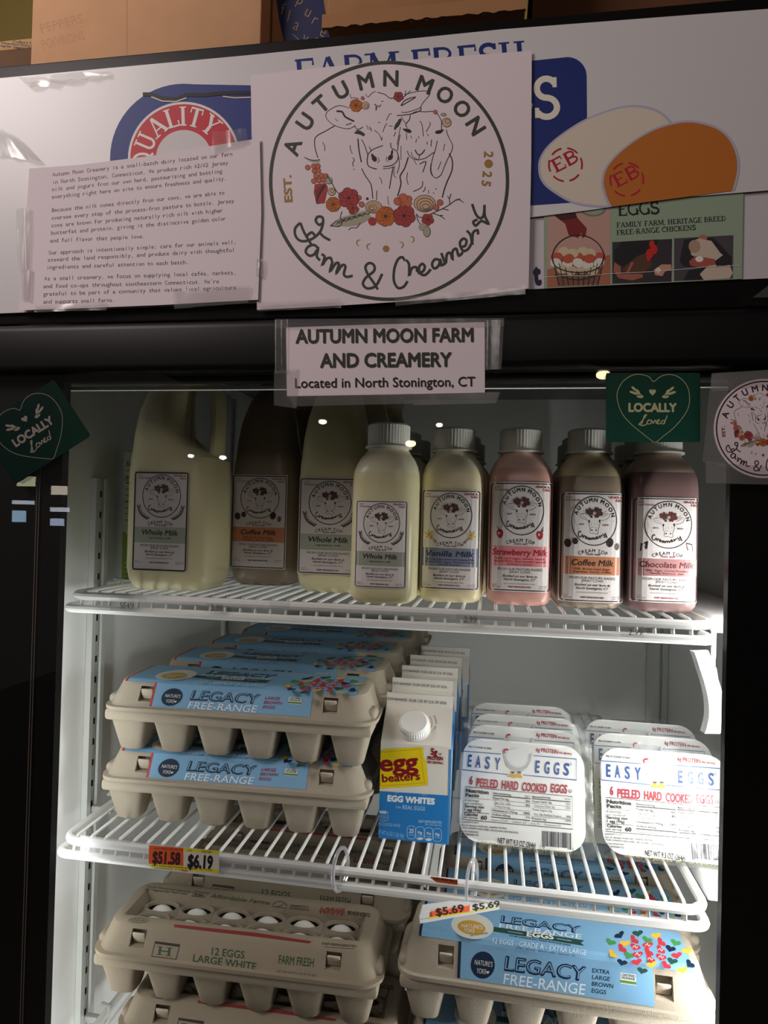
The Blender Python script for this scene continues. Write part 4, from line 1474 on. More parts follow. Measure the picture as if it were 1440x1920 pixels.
    if kind == 'whole':
        for sg in (-1, 1):
            pts = [(.5 + sg * .40, .575), (.5 + sg * .365, .68), (.5 + sg * .30, .74), (.5 + sg * .23, .775)]
            a.line(pts, .008, (74, 68, 62), 2, 4)
            for q, (x, y) in enumerate(smooth_line(pts, 3)):
                a.ell(x + sg * .02, y - .008, .03, .009, (74, 68, 62), 2, sg * (-58), 9)
                a.ell(x - sg * .016, y - .014, .026, .008, (74, 68, 62), 2, sg * (70 - q * 4), 9)
    elif kind == 'coffee':
        for x, y, rx, ry, rt, c in ((.115, .72, .052, .062, -15, (62, 46, 46)), (.225, .69, .045, .048, -30, (72, 52, 50)), (.755, .70, .055, .066, 15, (62, 46, 46)), (.868, .755, .038, .052, 10, (112, 96, 92))):
            a.ell(x, y, rx, ry, c, 2, rt, 20)
            a.line([(x - .01, y - ry * .7), (x + .012, y), (x - .008, y + ry * .7)], .006, (38, 28, 30), 3, 3)
    elif kind == 'choc':
        for x, y, c, g in ((.16, .725, (62, 48, 48), -12), (.83, .72, (112, 84, 84), 8)):
            a.quad(*[(x + dx * .055 + dy * .008 * g / 10, y + dy * .06 + dx * g * .0016) for dx, dy in ((-1, -.9), (.9, -1), (1, .9), (-.9, 1))], c, 2)
            a.quad(*[(x + dx * .055, y + dy * .06 + dx * g * .0016) for dx, dy in ((-1, -.9), (.9, -1), (.7, -.6), (-.8, -.5))], tuple(int(v * .8) for v in c), 3)
            a.ell(x + .006, y - .004, .012, c=(190, 166, 158), h=4, n=10)
    elif kind == 'straw':
        for x, y, g in ((.175, .735, 18), (.80, .745, -8)):
            a.poly([(x - .05, y - .04), (x - .02, y - .062), (x + .025, y - .06), (x + .052, y - .025), (x + .045, y + .03), (x + .01, y + .065), (x - .03, y + .05), (x - .055, y)], (168, 36, 46), 2)
            for q in range(8):
                a.ell(x - .03 + (q % 3) * .03, y - .025 + (q // 3) * .03, .004, c=(226, 170, 150), h=3, n=6)
            s = 1 if x > .5 else -1
            for dx, dy in ((-.035, -.03), (0, -.01), (.03, -.03), (.0, -.055)):
                a.poly([(x + s * .03 + dx * .2, y - .055), (x + s * .03 + dx, y - .062 + dy), (x + s * .03 + dx * .3 + .012, y - .045)], (66, 84, 52), 4)
            a.line([(x + s * .03, y - .06), (x + s * .06, y - .115)], .007, (66, 84, 52), 4)
    else:
        for x, y, s in ((.15, .70, -1), (.85, .70, 1)):
            a.line([(x - s * .02, y + .02), (x - s * .13, y + .12)], .014, (120, 80, 58), 2)
            a.line([(x - s * .0, y + .03), (x - s * .11, y + .13)], .009, (92, 64, 50), 2)
            for q in range(6):
                t = q * PI / 3 + .3
                a.ell(x + .042 * math.cos(t), y + .042 * math.sin(t), .038, .017, (222, 196, 124), 3, math.degrees(t), 12)
                a.line([(x, y), (x + .07 * math.cos(t), y + .07 * math.sin(t))], .004, (140, 104, 60), 4)
            a.ell(x, y, .02, c=(190, 140, 60), h=5, n=12)
    return a


MILK = {'whole': ((226, 218, 176), (230, 224, 196)), 'vanilla': ((230, 218, 178), (232, 224, 196)), 'straw': ((212, 162, 150), (222, 186, 172)), 'coffee': ((150, 134, 116), (206, 190, 156)), 'choc': ((136, 108, 106), (204, 180, 164))}
CAPM = mat((232, 230, 220), .4, .35, sss=.15, name='white_cap')
FLAV = {'whole': 'whole', 'vanilla': 'vanilla', 'straw': 'pink strawberry', 'coffee': 'coffee', 'choc': 'chocolate'}
PROF = [(0, .0255, 4), (.002, .0285, 4), (.006, .0305, 4.2), (.012, .031, 4.4), (.112, .031, 4.4), (.122, .0305, 4), (.130, .0285, 3.4), (.137, .0250, 2.8), (.1415, .0215, 2.3), (.1445, .0198, 2), (.1465, .0196, 2)]


def half(z):
    for (z0, h0, n0), (z1, h1, n1) in zip(PROF, PROF[1:]):
        if z0 <= z <= z1:
            t = (z - z0) / (z1 - z0)
            return h0 + (h1 - h0) * t, n0 + (n1 - n0) * t
    return PROF[-1][1:]


def make_bottle(kind, fill):
    t = thing('milk_bottle', '', 'bottle')
    bm = BM()
    zs = sorted(set([p[0] for p in PROF] + [fill]))
    rings = []
    for z in zs:
        h, n = half(z)
        rings.append(sq(0, 0, h, h, n, z, 48))
    loft(bm, rings, True, True)
    for f in bm.faces:
        f.material_index = 0 if f.calc_center_median().z < fill else 1
    lo, hi = MILK[kind]
    obj('bottle_body', bm, [mat(lo, .3, .4, sss=.3, name='milk'), mat(hi, .3, .4, sss=.3, name='milk_film')], t)
    bm = BM()
    cyl(bm, 0, 0, .1465, .1487, .0226, 40, bev=.0008)
    obj('neck_ring', bm, CAPM, t)
    bm = BM(); cyl(bm, 0, 0, .1488, .1700, .0200, ribs=44, rb=.0005, bev=.0018)
    obj('bottle_cap', bm, CAPM, t)
    return t


def bottle_label(kind, z0, z1, wid):
    H = 1.55
    a = milk_label(kind)

    def fn(u, v, h):
        x = (u - .5) * wid
        z = z0 + (H - v) / H * (z1 - z0)
        hw, n = half(min(max(z, .0125), .112))
        y = -(hw * (1 - min(.999, abs(x / hw)) ** n) ** (1 / n)) - .0004 - h
        return Vector((x, y, z))
    return a, fn


SMALL = [('whole', -.0998, .058, .035, .122), ('vanilla', -.0378, .0885, .028, .128), ('straw', .0272, .0915, .029, .130), ('coffee', .0928, .0925, .027, .1235), ('choc', .1568, .089, .027, .128)]
WID = {'whole': .0490, 'vanilla': .0570, 'straw': .0590, 'coffee': .0590, 'choc': .0595}
ZL = {'whole': (.0145, .0955), 'vanilla': (.0125, .108), 'straw': (.0130, .1165), 'coffee': (.0060, .108), 'choc': (.0090, .1045)}
for kind, x, yf, _z, fill in SMALL:
    proto = make_bottle(kind, fill)
    a, fn = bottle_label(kind, *ZL[kind], WID[kind])
    printed('label', [(a, fn)], proto)
    grp = 'small square milk bottles on the upper shelf'
    for row in range(3):
        b = proto if row == 0 else copy_tree(proto)
        b.location = (x + row * (.004 if kind in ('whole', 'vanilla') else .0015), yf + .031 + row * .0665, S1 + .0003)
        b.rotation_euler.z = R({'whole': -1, 'vanilla': -1, 'straw': 1, 'coffee': 2, 'choc': 3}[kind])
        b['group'] = grp
        nmf = FLAV[kind]
        b['label'] = ('small square bottle of %s milk with white cap in the front row' % nmf, 'small white capped bottle directly behind the front %s milk bottle' % nmf, 'small white capped bottle third back in the %s milk row' % nmf)[row]

# ------------------------------------------------------------------ half gallon jugs
def make_jug(kind):
    t = thing('milk_jug', '', 'jug')
    lo, hi = MILK[kind]
    m = mat(tuple(int(c * .98) for c in lo), .35, .4, sss=.3, name='jug_plastic')
    prof = [(0, 0, .040, .030, 4), (.003, 0, .0445, .0345, 4), (.010, 0, .048, .0375, 4.2), (.022, 0, .05, .0385, 4.5), (.118, 0, .05, .0385, 4.5), (.136, -.0005, .0488, .0380, 4.2),
            (.143, -.006, .043, .0372, 3.6), (.150, -.0145, .0335, .0362, 3.4), (.162, -.0205, .0265, .0345, 3.2), (.185, -.019, .0250, .0310, 3), (.205, -.014, .0235, .0260, 2.6), (.220, -.008, .0210, .0215, 2.3), (.228, -.004, .0180, .0180, 2), (.240, -.004, .0178, .0178, 2)]
    bm = BM()
    loft(bm, [sq(cx, 0, hx, hy, n, z, 48) for z, cx, hx, hy, n in prof])
    obj('jug_body', bm, m, t)
    bm = BM()
    pts = smooth_line([(.030, 0, .128), (.0385, 0, .138), (.0415, 0, .155), (.0415, 0, .190), (.038, 0, .208), (.026, 0, .217), (.010, 0, .218)], 4)
    rings = []
    for i, p in enumerate(pts):
        p = Vector(p)
        a_, b_ = Vector(pts[max(i - 1, 0)]), Vector(pts[min(i + 1, len(pts) - 1)])
        tg = (b_ - a_).normalized()
        sd = Vector((tg.z, 0, -tg.x))
        rings.append([p + sd * (.0078 * math.cos(2 * PI * k / 14)) + Vector((0, 1, 0)) * (.0125 * math.sin(2 * PI * k / 14)) for k in range(14)])
    loft(bm, rings)
    obj('handle', bm, m, t)
    bm = BM(); cyl(bm, -.004, 0, .2405, .2580, .0195, ribs=40, rb=.0005, bev=.0015)
    obj('jug_cap', bm, CAPM, t)
    return t


def jug_label(t, kind, z0, wid, H, side, xo=0.0):
    a = milk_label(kind, H, border=.026 if side == 'wide' else .016, base=(206, 198, 196))
    if side == 'wide':
        fn = lambda u, v, h: Vector((xo + (u - .5) * wid, -(.0387 + h) + .0008 * 0, z0 + (H - v) * wid))
    else:
        fn = lambda u, v, h: Vector((-(.0502 + h), -(u - .5) * wid, z0 + (H - v) * wid))
    printed('label', [(a, fn)], t)


j1 = make_jug('whole')
jug_label(j1, 'whole', .0195, .0625, 1.62, 'wide', -.0035)
j2 = make_jug('coffee'); jug_label(j2, 'coffee', .0195, .0645, 1.62, 'narrow')
j3 = copy_tree(j1)
for ch in list(j3.children):
    if ch.name.startswith('label'):
        bpy.data.objects.remove(ch)
jug_label(j3, 'whole', .0195, .0645, 1.55, 'narrow')
j4, j5, j6 = copy_tree(j3), copy_tree(j3), copy_tree(j2)
GJ = 'half gallon jugs at the left of the upper shelf'
for j, x, yf, rz, lb in ((j1, -.3275, .0815 + .0385, 0, 'large whole milk jug at far left with its handle on the right'),
                         (j2, -.2560, .163 + .05, 90, 'large brown coffee milk jug, second from the left'),
                         (j3, -.1655, .122 + .05, 90, 'large whole milk jug half hidden behind the small whole milk bottle'),
                         (j4, -.158, .172 + .1 + .03, 90, 'pale jug standing right behind the third jug from left'),
                         (j5, -.150, .42, 90, 'jug with small cap far back behind the third jug'),
                         (j6, -.262, .345, 90, 'coffee milk jug behind the front coffee milk jug')):
    j.location = (x, yf, S1 + .0003)
    j.rotation_euler.z = R(rz)
    j['label'] = lb
    if j is j1:
        j.scale.x = .95
    j['group'] = GJ

# ------------------------------------------------------------------ green carton in the corner
c0 = at(196, 1110, .70)
t = thing('drink_carton', 'pale green paper drink carton in the left corner beside the largest jug', 'carton', (-.399, .195, S1 + .0003), R(14))
bm = BM(); box(bm, -.030, .030, -.022, .022, 0, .150, .0015, 2)
obj('carton_body', bm, mat((176, 182, 160), .5, .3), t)
a = Art()
GT = (76, 90, 62)
a.quad((0, 0), (.058, 0), (.058, .148), (0, .148), (168, 178, 150), 0)
a.poly([(0, .092), (.015, .103), (.035, .106), (.058, .100), (.058, .148), (0, .148)], (112, 140, 44), 1)
a.text('EQUILIBRADO', (.012, .006), (.054, .006), .004, GT, 1)
a.line([(.001, .0095), (.056, .0095)], .0005, GT, 1)
a.text('INGREDIENTES', (.002, .017), (.025, .017), .0052, GT, 1, .04)
for q in range(9):
    a.line([(.002, .022 + q * .0072), (.030 - (q % 3) * .005, .022 + q * .0072)], .0016 if q in (1, 2, 5) else .0009, GT, 1)
for q in range(11):
    a.line([(.002 + q * .0021, .0285), (.002 + q * .0021, .0345)], .0011, GT, 2)
a.ring(.047, .022, .0072, .0012, GT, 1, n=18)
a.text('U', (.0438, .025), (.0502, .025), .006, GT, 1, .03)
a.ell(.038, .084, .006, .009, (120, 128, 96), 1)
a.text('ECUATORIAL', (.012, .113), (.052, .114), .0052, (190, 198, 164), 2, .02)
a.text('ALMENDRA', (.012, .120), (.050, .121), .0056, (190, 198, 164), 2, .03)
for q in range(4):
    a.line([(.003, .129 + q * .0052), (.035 - q * .004, .129 + q * .0052)], .0009, (180, 190, 130), 2)
printed('print', [(a, lambda u, v, h: Vector((u - .029, -.0223 - h, .149 - v)))], t)

# ------------------------------------------------------------------ egg cartons
PULP = mat((172, 162, 146), .9, .08, name='paper_pulp', bump=.35, bscale=900, noise=.06, nscale=60)
PULPD = mat((168, 152, 134), .9, .08, name='paper_pulp', bump=.35, bscale=900)
PULPW = mat((152, 140, 122), .9, .08, name='paper_pulp', bump=.35, bscale=900, noise=.06, nscale=60)  # colour darkened for the shade under the shelf above
SLOTX = ((-.1045, -.0895), (.0895, .1045))
LEV = [(.0440, .1440, .0525, .020), (.0475, .1440, .0525, .020), (.0480, .1395, .0485, .018), (.0530, None, None, .017), (.0670, None, None, .016), (.0705, .1310, .0370, .015), (.0727, .1280, .0340, .014), (.0735, .1240, .0305, .012)]


def lid_levels(k, ky):
    out = []
    for z, hx, hy, r in LEV:
        if hx is None:
            t = (z - .048) / (.0705 - .048)
            hx, hy = .1395 + (.1310 - .1395) * t, .0485 + (.0370 - .0485) * t
        zz = z if z <= .048 else .048 + (z - .048) * k
        out.append((zz, hx, hy * ky, r))
    return out


def lid_ring(z, hx, hy, r):
    p = [(-(hx - r), -hy, z)]
    for a, b in SLOTX:
        p += [(a, -hy, z), (b, -hy, z)]
    p.append((hx - r, -hy, z))
    for cx, cy, a0 in ((hx - r, -hy + r, -90), (hx - r, hy - r, 0), (-(hx - r), hy - r, 90), (-(hx - r), -hy + r, 180)):
        n = 5
        lo = 1 if a0 == -90 else 0
        hi = n if a0 == 180 else n + 1
        for i in range(lo, hi):
            t = R(a0 + 90 * i / n)
            p.append((cx + r * math.cos(t), cy + r * math.sin(t), z))
    return p


_CT = {}


def carton_meshes(k, ky, holes, m):
    key = (k, ky, holes, m.name)
    if key in _CT:
        return _CT[key]
    L = lid_levels(k, ky)
    bm = BM()
    vs = loft(bm, [lid_ring(*l) for l in L], True, not holes)
    bm.faces.ensure_lookup_table()
    lay = vs
    for c in (1, 3):                            # finger slots in the front face
        q = (lay[3][c], lay[3][c + 1], lay[4][c + 1], lay[4][c])
        f = next(f for f in bm.faces if set(f.verts) == set(q))
        bm.faces.remove(f)
        iv = [bm.verts.new(v.co + Vector((0, .010, 0))) for v in q]
        for i in range(4):
            bm.faces.new((q[i], q[(i + 1) % 4], iv[(i + 1) % 4], iv[i]))
        bm.faces.new(iv)
    if holes:
        z, hx, hy, r = L[-1]
        top = lay[-1]
        # sunk panel with twelve sockets, nearer the front edge; a flat band behind it carries the print
        bx, ya, yb, zz = hx - .010, -.0262, .0162, z - .0100
        n = 24
        W, D = 2 * bx / 6, (yb - ya) / 2
        grid = {}

        def gv(x, y, zq):
            kk = (round(x, 5), round(y, 5))
            if kk not in grid:
                grid[kk] = bm.verts.new((x, y, zq))
            return grid[kk]
        for ix in range(6):
            for iy in range(2):
                cx, cy = -bx + W * (ix + .5), ya + D * (iy + .5)
                outer, mid, inn, low = [], [], [], []
                for i in range(n):
                    s = i / n * 4
                    e, f_ = int(s), s - int(s)
                    ox, oy = ((-1 + 2 * f_, -1), (1, -1 + 2 * f_), (1 - 2 * f_, 1), (-1, 1 - 2 * f_))[e]
                    outer.append(gv(cx + ox * W / 2, cy + oy * D / 2, zz - .004 * abs(ox * oy) + .0015))
                    an = math.atan2(oy, ox)
                    mid.append(bm.verts.new((cx + 0.0174 * math.cos(an), cy + .0101 * math.sin(an), zz + .0018)))
                    inn.append(bm.verts.new((cx + .0156 * math.cos(an), cy + .0094 * math.sin(an), zz + .0008)))
                    low.append(bm.verts.new((cx + .0150 * math.cos(an), cy + .0089 * math.sin(an), zz - .0020)))
                for i in range(n):
                    j = (i + 1) % n
                    for A, B in ((outer, mid), (mid, inn), (inn, low)):
                        if len({A[i], A[j], B[j], B[i]}) == 4:
                            bm.faces.new((A[i], A[j], B[j], B[i]))
        rim = [v for kk, v in grid.items() if abs(abs(kk[0]) - bx) < 1e-4 or abs(kk[1] - ya) < 1e-4 or abs(kk[1] - yb) < 1e-4]
        my = (ya + yb) / 2
        # walk round the panel's border in order
        def key(v):
            x, y = v.co.x, v.co.y
            if abs(y - ya) < 1e-4:
                return (0, x)
            if abs(x - bx) < 1e-4:
                return (1, y)
            if abs(y - yb) < 1e-4:
                return (2, -x)
            return (3, -y)
        rim.sort(key=key)
        lip = [bm.verts.new((v.co.x * (bx + .005) / bx, my + (v.co.y - my) * ((yb - ya) / 2 + .0025) / ((yb - ya) / 2), z)) for v in rim]
        m_ = len(rim)
        for i in range(m_):
            j = (i + 1) % m_
            bm.faces.new((rim[i], rim[j], lip[j], lip[i]))
        lipset, topset = set(lip), set(top)
        ed = [e_ for e_ in bm.edges if len(e_.link_faces) == 1 and (all(v in lipset for v in e_.verts) or all(v in topset for v in e_.verts))]
        bmesh.ops.triangle_fill(bm, use_beauty=True, use_dissolve=False, edges=ed)
        # floor far below so the box is not seen through
    o_lid = obj('lid', bm, m, None, ang=28)
    bm = BM()
    box(bm, -.140, .140, -.0495 * ky, .0495 * ky, .032, .0445, .004, 2)
    o_tray = obj('tray', bm, m, None)
    bm = BM()
    rings = []
    for z, h, n in ((0, .0115, 3), (.0012, .0132, 3.4), (.016, .0168, 4), (.034, .0208, 5), (.0442, .0228, 5)):
        ring = sq(0, 0, h, h * (ky if ky < 1 else 1), n, z, 32)
        ring = [(x, y - (.0009 if i == 24 else 0) + (.0003 if i in (23, 25) else 0), zz_) for i, (x, y, zz_) in enumerate(ring)]
        rings.append(ring)
    loft(bm, rings)
    o_cup = obj('egg_cup', bm, m, None, ang=50)
    bm = BM()
    box(bm, -.0062, .0062, -.0012, .0012, 0, .0115, .0011, 2)
    for v in bm.verts:
        v.co.y += .004 * (1 - v.co.z / .0115) * (1 if v.co.z < .006 else .2)
    o_tab = obj('latch_tab', bm, mat((206, 194, 176), .85, .1, bump=.3, bscale=900), None)
    bm = BM()
    box(bm, -.0060, .0060, -.011, .011, 0, .011, .0045, 3)
    o_th = obj('thumb_tab', bm, m, None)
    _CT[key] = [o.data for o in (o_lid, o_tray, o_cup, o_tab, o_th)]
    for o in (o_lid, o_tray, o_cup, o_tab, o_th):
        bpy.data.objects.remove(o)
    return _CT[key]


def put(name, me, parent, loc=(0, 0, 0), rz=0.0):
    o = bpy.data.objects.new(name, me)
    C.objects.link(o)
    o.parent = parent
    o.location = loc
    o.rotation_euler.z = rz
    return o


def make_carton(label, group, loc, rz, k=1.0, ky=1.0, holes=False, m=None, sx=1.0):
    t = thing('egg_carton', label, 'egg carton', loc, rz, group)
    m = m or PULP
    lid_m, tray_m, cup_m, tab_m, th_m = carton_meshes(k, ky, holes, m)
    lid = put('lid', lid_m, t)
    put('tray', tray_m, t)
    for i in range(6):
        for j in (-1, 1):
            put('egg_cup', cup_m, t, (-.1165 + i * .0466, j * .0245 * ky, 0))
    L = lid_levels(k, ky)
    for a, b in SLOTX:
        put('latch_tab', tab_m, lid, ((a + b) / 2, -(L[3][2]) + .0045, L[3][0] + .0005))
    for s in (-1, 1):
        put('thumb_tab', th_m, t, (s * .1365, -.026 * ky, .0455))
    t.scale.x = sx
    return t


def prof_fn(k, ky):
    """label coordinates: u along the carton, v = minus the distance up the front face and over the top"""
    L = lid_levels(k, ky)
    P = [(-L[2][2], L[2][0]), (-L[5][2], L[5][0]), (-L[6][2], L[6][0]), (-L[7][2], L[7][0]), (L[7][2], L[7][0])]
    S = [0]
    for a, b in zip(P, P[1:]):
        S.append(S[-1] + math.hypot(b[0] - a[0], b[1] - a[1]))

    def fn(u, v, h):
        s = min(max(-v, 0), S[-1] - 1e-6)
        for i in range(4):
            if s <= S[i + 1]:
                break
        t = (s - S[i]) / (S[i + 1] - S[i])
        a, b = P[i], P[i + 1]
        d = Vector((0, b[0] - a[0], b[1] - a[1])).normalized()
        nn = Vector((0, -d.z, d.y))
        return Vector((u, a[0] + (b[0] - a[0]) * t, a[1] + (b[1] - a[1]) * t)) + nn * (h + .0003)
    return fn, S


def carton_planes(t, k, ky):
    T = frame_of(t)
    L = lid_levels(k, ky)
    a = Vector((0, -L[2][2], L[2][0]))
    b = Vector((0, -L[5][2], L[5][0]))
    d = (b - a).normalized()
    n = Vector((0, -d.z, d.y))
    R3 = T.to_3x3()
    return on_plane(T @ a, R3 @ n, T), on_plane(T @ Vector((0, 0, L[7][0])), R3 @ Vector((0, 0, 1)), T)


SKY = (124, 170, 206)
NV = (20, 40, 66)
CREAMC = (222, 222, 214)


def z1(p):
    return [(740 + x / 3.892, 1680 + y / 3.892) for x, y in p]


def z2(p):
    return [(1060 + x / 4.235, 1680 + y / 4.235) for x, y in p]


def legacy_front(xl):
    a = Art()
    p = z1([(643, 503)])[0]
    a.ell(p[0], p[1], 22.6, 25.6, NV, 4)
    a.text("NATURE'S", *z1([(582, 498), (712, 517)]), 9.2, CREAMC, 5)
    a.text("YOKE", *z1([(596, 560), (664, 570)]), 9.2, CREAMC, 5)
    p = z1([(679, 556)])[0]
    a.heart(p[0], p[1], 3, 3, CREAMC, 5)
    q = z1([(797, 540), (1385, 620)])
    a.text('LEGACY', *q, 26, NV, 4, .036)
    a.text('LEGACY', (q[0][0] + 1.6, q[0][1] - 1.8), (q[1][0] - 1.6, q[1][1] - 2.2), 23.6, SKY, 6, -.022)
    a.text('FREE-RANGE', *z1([(792, 640), (1385, 720)]), 19.5, (226, 234, 240), 4)
    tc = NV if xl else (150, 52, 84)
    rows = (('EXTRA', (212, 605), (350, 622)), ('LARGE', (210, 657), (352, 675)), ('BROWN', (208, 710), (378, 732)), ('EGGS', (206, 765), (322, 780))) if xl else (('LARGE', (212, 625), (352, 643)), ('BROWN', (210, 680), (378, 700)), ('EGGS', (208, 735), (322, 750)))
    for st, b, e in rows:
        a.text(st, *z2([b, e]), 7.6 if xl else 8.8, tc, 4, .015)
    a.poly(z2([(437, 607), (560, 622), (562, 710), (437, 692)]), (222, 226, 220), 4)
    a.poly(z2([(437, 664), (562, 682), (562, 704), (437, 686)]), (94, 132, 62), 5)
    a.text('CERTIFIED', *z2([(443, 633), (556, 647)]), 4.4, NV, 5, .02)
    a.text('HUMANE', *z2([(445, 656), (552, 670)]), 4.4, NV, 5, .02)
    return a


def legacy_top(xl):
    a = Art()
    p = z1([(567, 224)])[0]
    a.ell(p[0], p[1], 40, 24, (214, 214, 206), 4, 8)
    p = z1([(560, 234)])[0]
    a.ell(p[0], p[1], 26.5, 13.2, (198, 152, 62), 5, 8)
    a.text("NATURE'S", *z1([(487, 232), (640, 246)]), 6.6, CREAMC, 6, .01)
    a.text("YOKE", *z1([(505, 264), (582, 272)]), 6.6, CREAMC, 6, .01)
    a.text('life. love. latitude.', *z1([(555, 300), (684, 278)]), 3.2, NV, 6)
    q = z1([(772, 198), (1355, 277)])
    a.text('LEGACY', *q, 13.2, NV, 4, .036)
    a.text('LEGACY', (q[0][0] + 1.6, q[0][1] - .9), (q[1][0] - 1.6, q[1][1] - 1.1), 11.8, SKY, 6, -.022)
    a.text('FREE-RANGE', *z1([(762, 235), (1362, 316)]), 8.4, (220, 230, 236), 4)
    a.poly(z1([(722, 228), (1385, 328), (1358, 346), (1385, 368), (720, 262)]), (34, 74, 66), 5)
    a.text('EGGS', *z1([(962, 297), (1160, 321)]), 8.5, CREAMC, 6, .04)
    a.line(z1([(825, 262), (935, 280)]), .8, CREAMC, 6)
    a.line(z1([(1185, 316), (1290, 332)]), .8, CREAMC, 6)
    a.text('OUR ORIGINAL FREE-RANGE EGG', *z1([(835, 297), (1285, 368)]), 2.6, NV, 5, .02)
    a.text('12 EGGS - GRADE A - ' + ('EXTRA LARGE' if xl else 'LARGE'), *z1([(715, 345), (1398, 435)]), 9.6, (206, 222, 230), 4)
    a.text('life. love. latitude. savor it.', *z1([(885, 388), (1320, 449)]), 4.2, NV, 4, 0, .3)
    G, Y, RD2, DG = (70, 140, 76), (222, 180, 64), (196, 52, 62), (34, 78, 62)
    for i, (x, y, c) in enumerate(((430, 315, NV), (360, 370, G), (475, 380, Y), (545, 352, RD2), (650, 352, G), (720, 318, Y), (760, 372, RD2), (875, 375, G), (575, 300, DG), (450, 422, RD2), (555, 410, 1), (655, 395, 1), (755, 432, 1), (835, 422, NV), (965, 438, Y), (375, 465, Y), (505, 475, G), (575, 470, 1), (660, 450, RD2), (760, 490, 1), (885, 475, RD2), (990, 545, NV), (450, 532, NV), (567, 528, RD2), (675, 505, 1), (850, 520, DG), (685, 550, Y), (800, 555, RD2), (610, 597, DG), (930, 592, Y))):
        p = z2([(x, y)])[0]
        a.heart(p[0], p[1], 10.2, 6.4, RD2 if c == 1 else c, 4, rot=-30 + (i * 53) % 80)
        if c == 1:
            a.line([(p[0] - 5, p[1] + 1), (p[0] - 1, p[1] - 2.5), (p[0] + 2, p[1] + 2), (p[0] + 5, p[1] - 1)], 1.3, (236, 220, 220), 5, 3)
    return a


def legacy_base(xl, k, ky):
    fn, S = prof_fn(k, ky)
    a = Art()
    x0f, x1f = (-.0830, .0880) if xl else (-.0880, .0780)
    x0t, x1t = (-.1210, .1225)
    edge = NV if xl else (176, 66, 60)
    for i in range(4):
        s0, s1 = S[i] + (.0012 if i == 0 else 0), S[i + 1] - (.004 if i == 3 else 0)
        a0, a1 = (x0f, x1f) if i == 0 else (x0t, x1t)
        a.quad((a0, -s1 + 1e-5), (a1, -s1 + 1e-5), (a1, -s0), (a0, -s0), SKY, 1)
        a.quad((a0 - .0026, -s1 + 1e-5), (a0, -s1 + 1e-5), (a0, -s0), (a0 - .0026, -s0), edge, 1)
    return a, fn


# measured front carton of the right hand stack: every blue label is printed from it
KX, KYX = 1.30, .86
XLPOS = (.0655, -.55 + .624 + .0525 * KYX, S3 + .0835)
xl = make_carton('upper blue labelled extra large brown egg carton at the front right of the lowest shelf', 'blue labelled cartons on the lowest shelf', XLPOS, R(-1.2), KX, KYX, sx=1.0)
f_fn, t_fn = carton_planes(xl, KX, KYX)
up = lambda fn, dz: (lambda u, v, h: fn(u, v, h + dz))
lab_xl = printed('label', [legacy_base(True, KX, KYX), (legacy_front(True), up(f_fn, .0002)), (legacy_top(True), up(t_fn, .0003))], xl)
# the same label fitted to the plain lid of the other cartons
def remap(fn_px, k0, ky0, k1, ky1, face, dx=0.0):
    L0, L1 = lid_levels(k0, ky0), lid_levels(k1, ky1)

    def fn(u, v, h):
        p = fn_px(u, v, 0)
        if face == 'f':
            t = (p.z - L0[2][0]) / (L0[5][0] - L0[2][0])
            y = -L1[2][2] + (L1[2][2] - L1[5][2]) * t
            z = L1[2][0] + (L1[5][0] - L1[2][0]) * t
            d = Vector((0, L1[2][2] - L1[5][2], L1[5][0] - L1[2][0])).normalized()
            return Vector((p.x + dx, y, z)) + Vector((0, -d.z, d.y)) * (h + .0004)
        t = (p.y + L0[7][2]) / (2 * L0[7][2])
        return Vector((p.x + dx, -L1[7][2] + 2 * L1[7][2] * t, L1[7][0] + h + .0006))
    return fn


proto_l = make_carton('', 'blue labelled cartons on the middle shelf', (0, 0, 0), 0)
lab_l = printed('label', [legacy_base(False, 1.0, 1.0), (legacy_front(False), remap(f_fn, KX, KYX, 1, 1, 'f', -.006)), (legacy_top(False), remap(t_fn, KX, KYX, 1, 1, 't', -.004))], proto_l)
GM = 'blue labelled cartons on the middle shelf'
xs_ = [(-.2515, .637, 1.3), (-.2515, .745, 1.0), (-.2500, .853, .8), (-.2440, .961, .6), (-.2400, 1.069, .6)]
ORD = ['front', 'second', 'third', 'fourth', 'rearmost']
first = True
for r_, (x, d, rz) in enumerate(xs_):
    for lv in (0, 1):
        t = proto_l if first else copy_tree(proto_l)
        first = False
        t.location = (x - (.0045 if lv == 0 and r_ == 0 else 0), d - .55 + .0525 + (.006 if lv == 0 else 0), S2 + .0003 + lv * .0745)
        t.rotation_euler.z = R(rz + (.8 if lv == 0 else 0))
        t['group'] = GM
        t['label'] = ('blue labelled brown egg carton on the middle shelf, ' + ('%s row, %s of its stack' % (ORD[r_], 'top' if lv else 'bottom')))
GB = 'blue labelled cartons on the lowest shelf'
proto_x = make_carton('', GB, (0, 0, 0), 0, 1.0, KYX)
printed('label', [legacy_base(True, 1.0, KYX), (legacy_front(True), remap(f_fn, KX, KYX, 1, KYX, 'f')), (legacy_top(True), remap(t_fn, KX, KYX, 1, KYX, 't'))], proto_x)
for i, (x, d, z, lb) in enumerate(((.0700, .634, 0, 'blue labelled carton under the front extra large carton, at the bottom edge'),
                                   (.0820, .730, 0, 'blue labelled carton low in the second row at the lower right'),
                                   (.0820, .728, .0745, 'blue labelled carton on top of the second row at the lower right'),
                                   (.0880, .824, 0, 'blue labelled carton low in the third row at the lower right'),
                                   (.0880, .822, .0745, 'blue labelled carton on top of the third row, seen through the shelf wires'))):
    t = proto_x if i == 0 else copy_tree(proto_x)
    t.location = (x, d - .55 + .0525 * KYX, S3 + .0003 + z)
    t.rotation_euler.z = R(1.0)
    t['label'] = lb
    t['group'] = GB
    if z == 0:
        for ch in t.children:
            pass

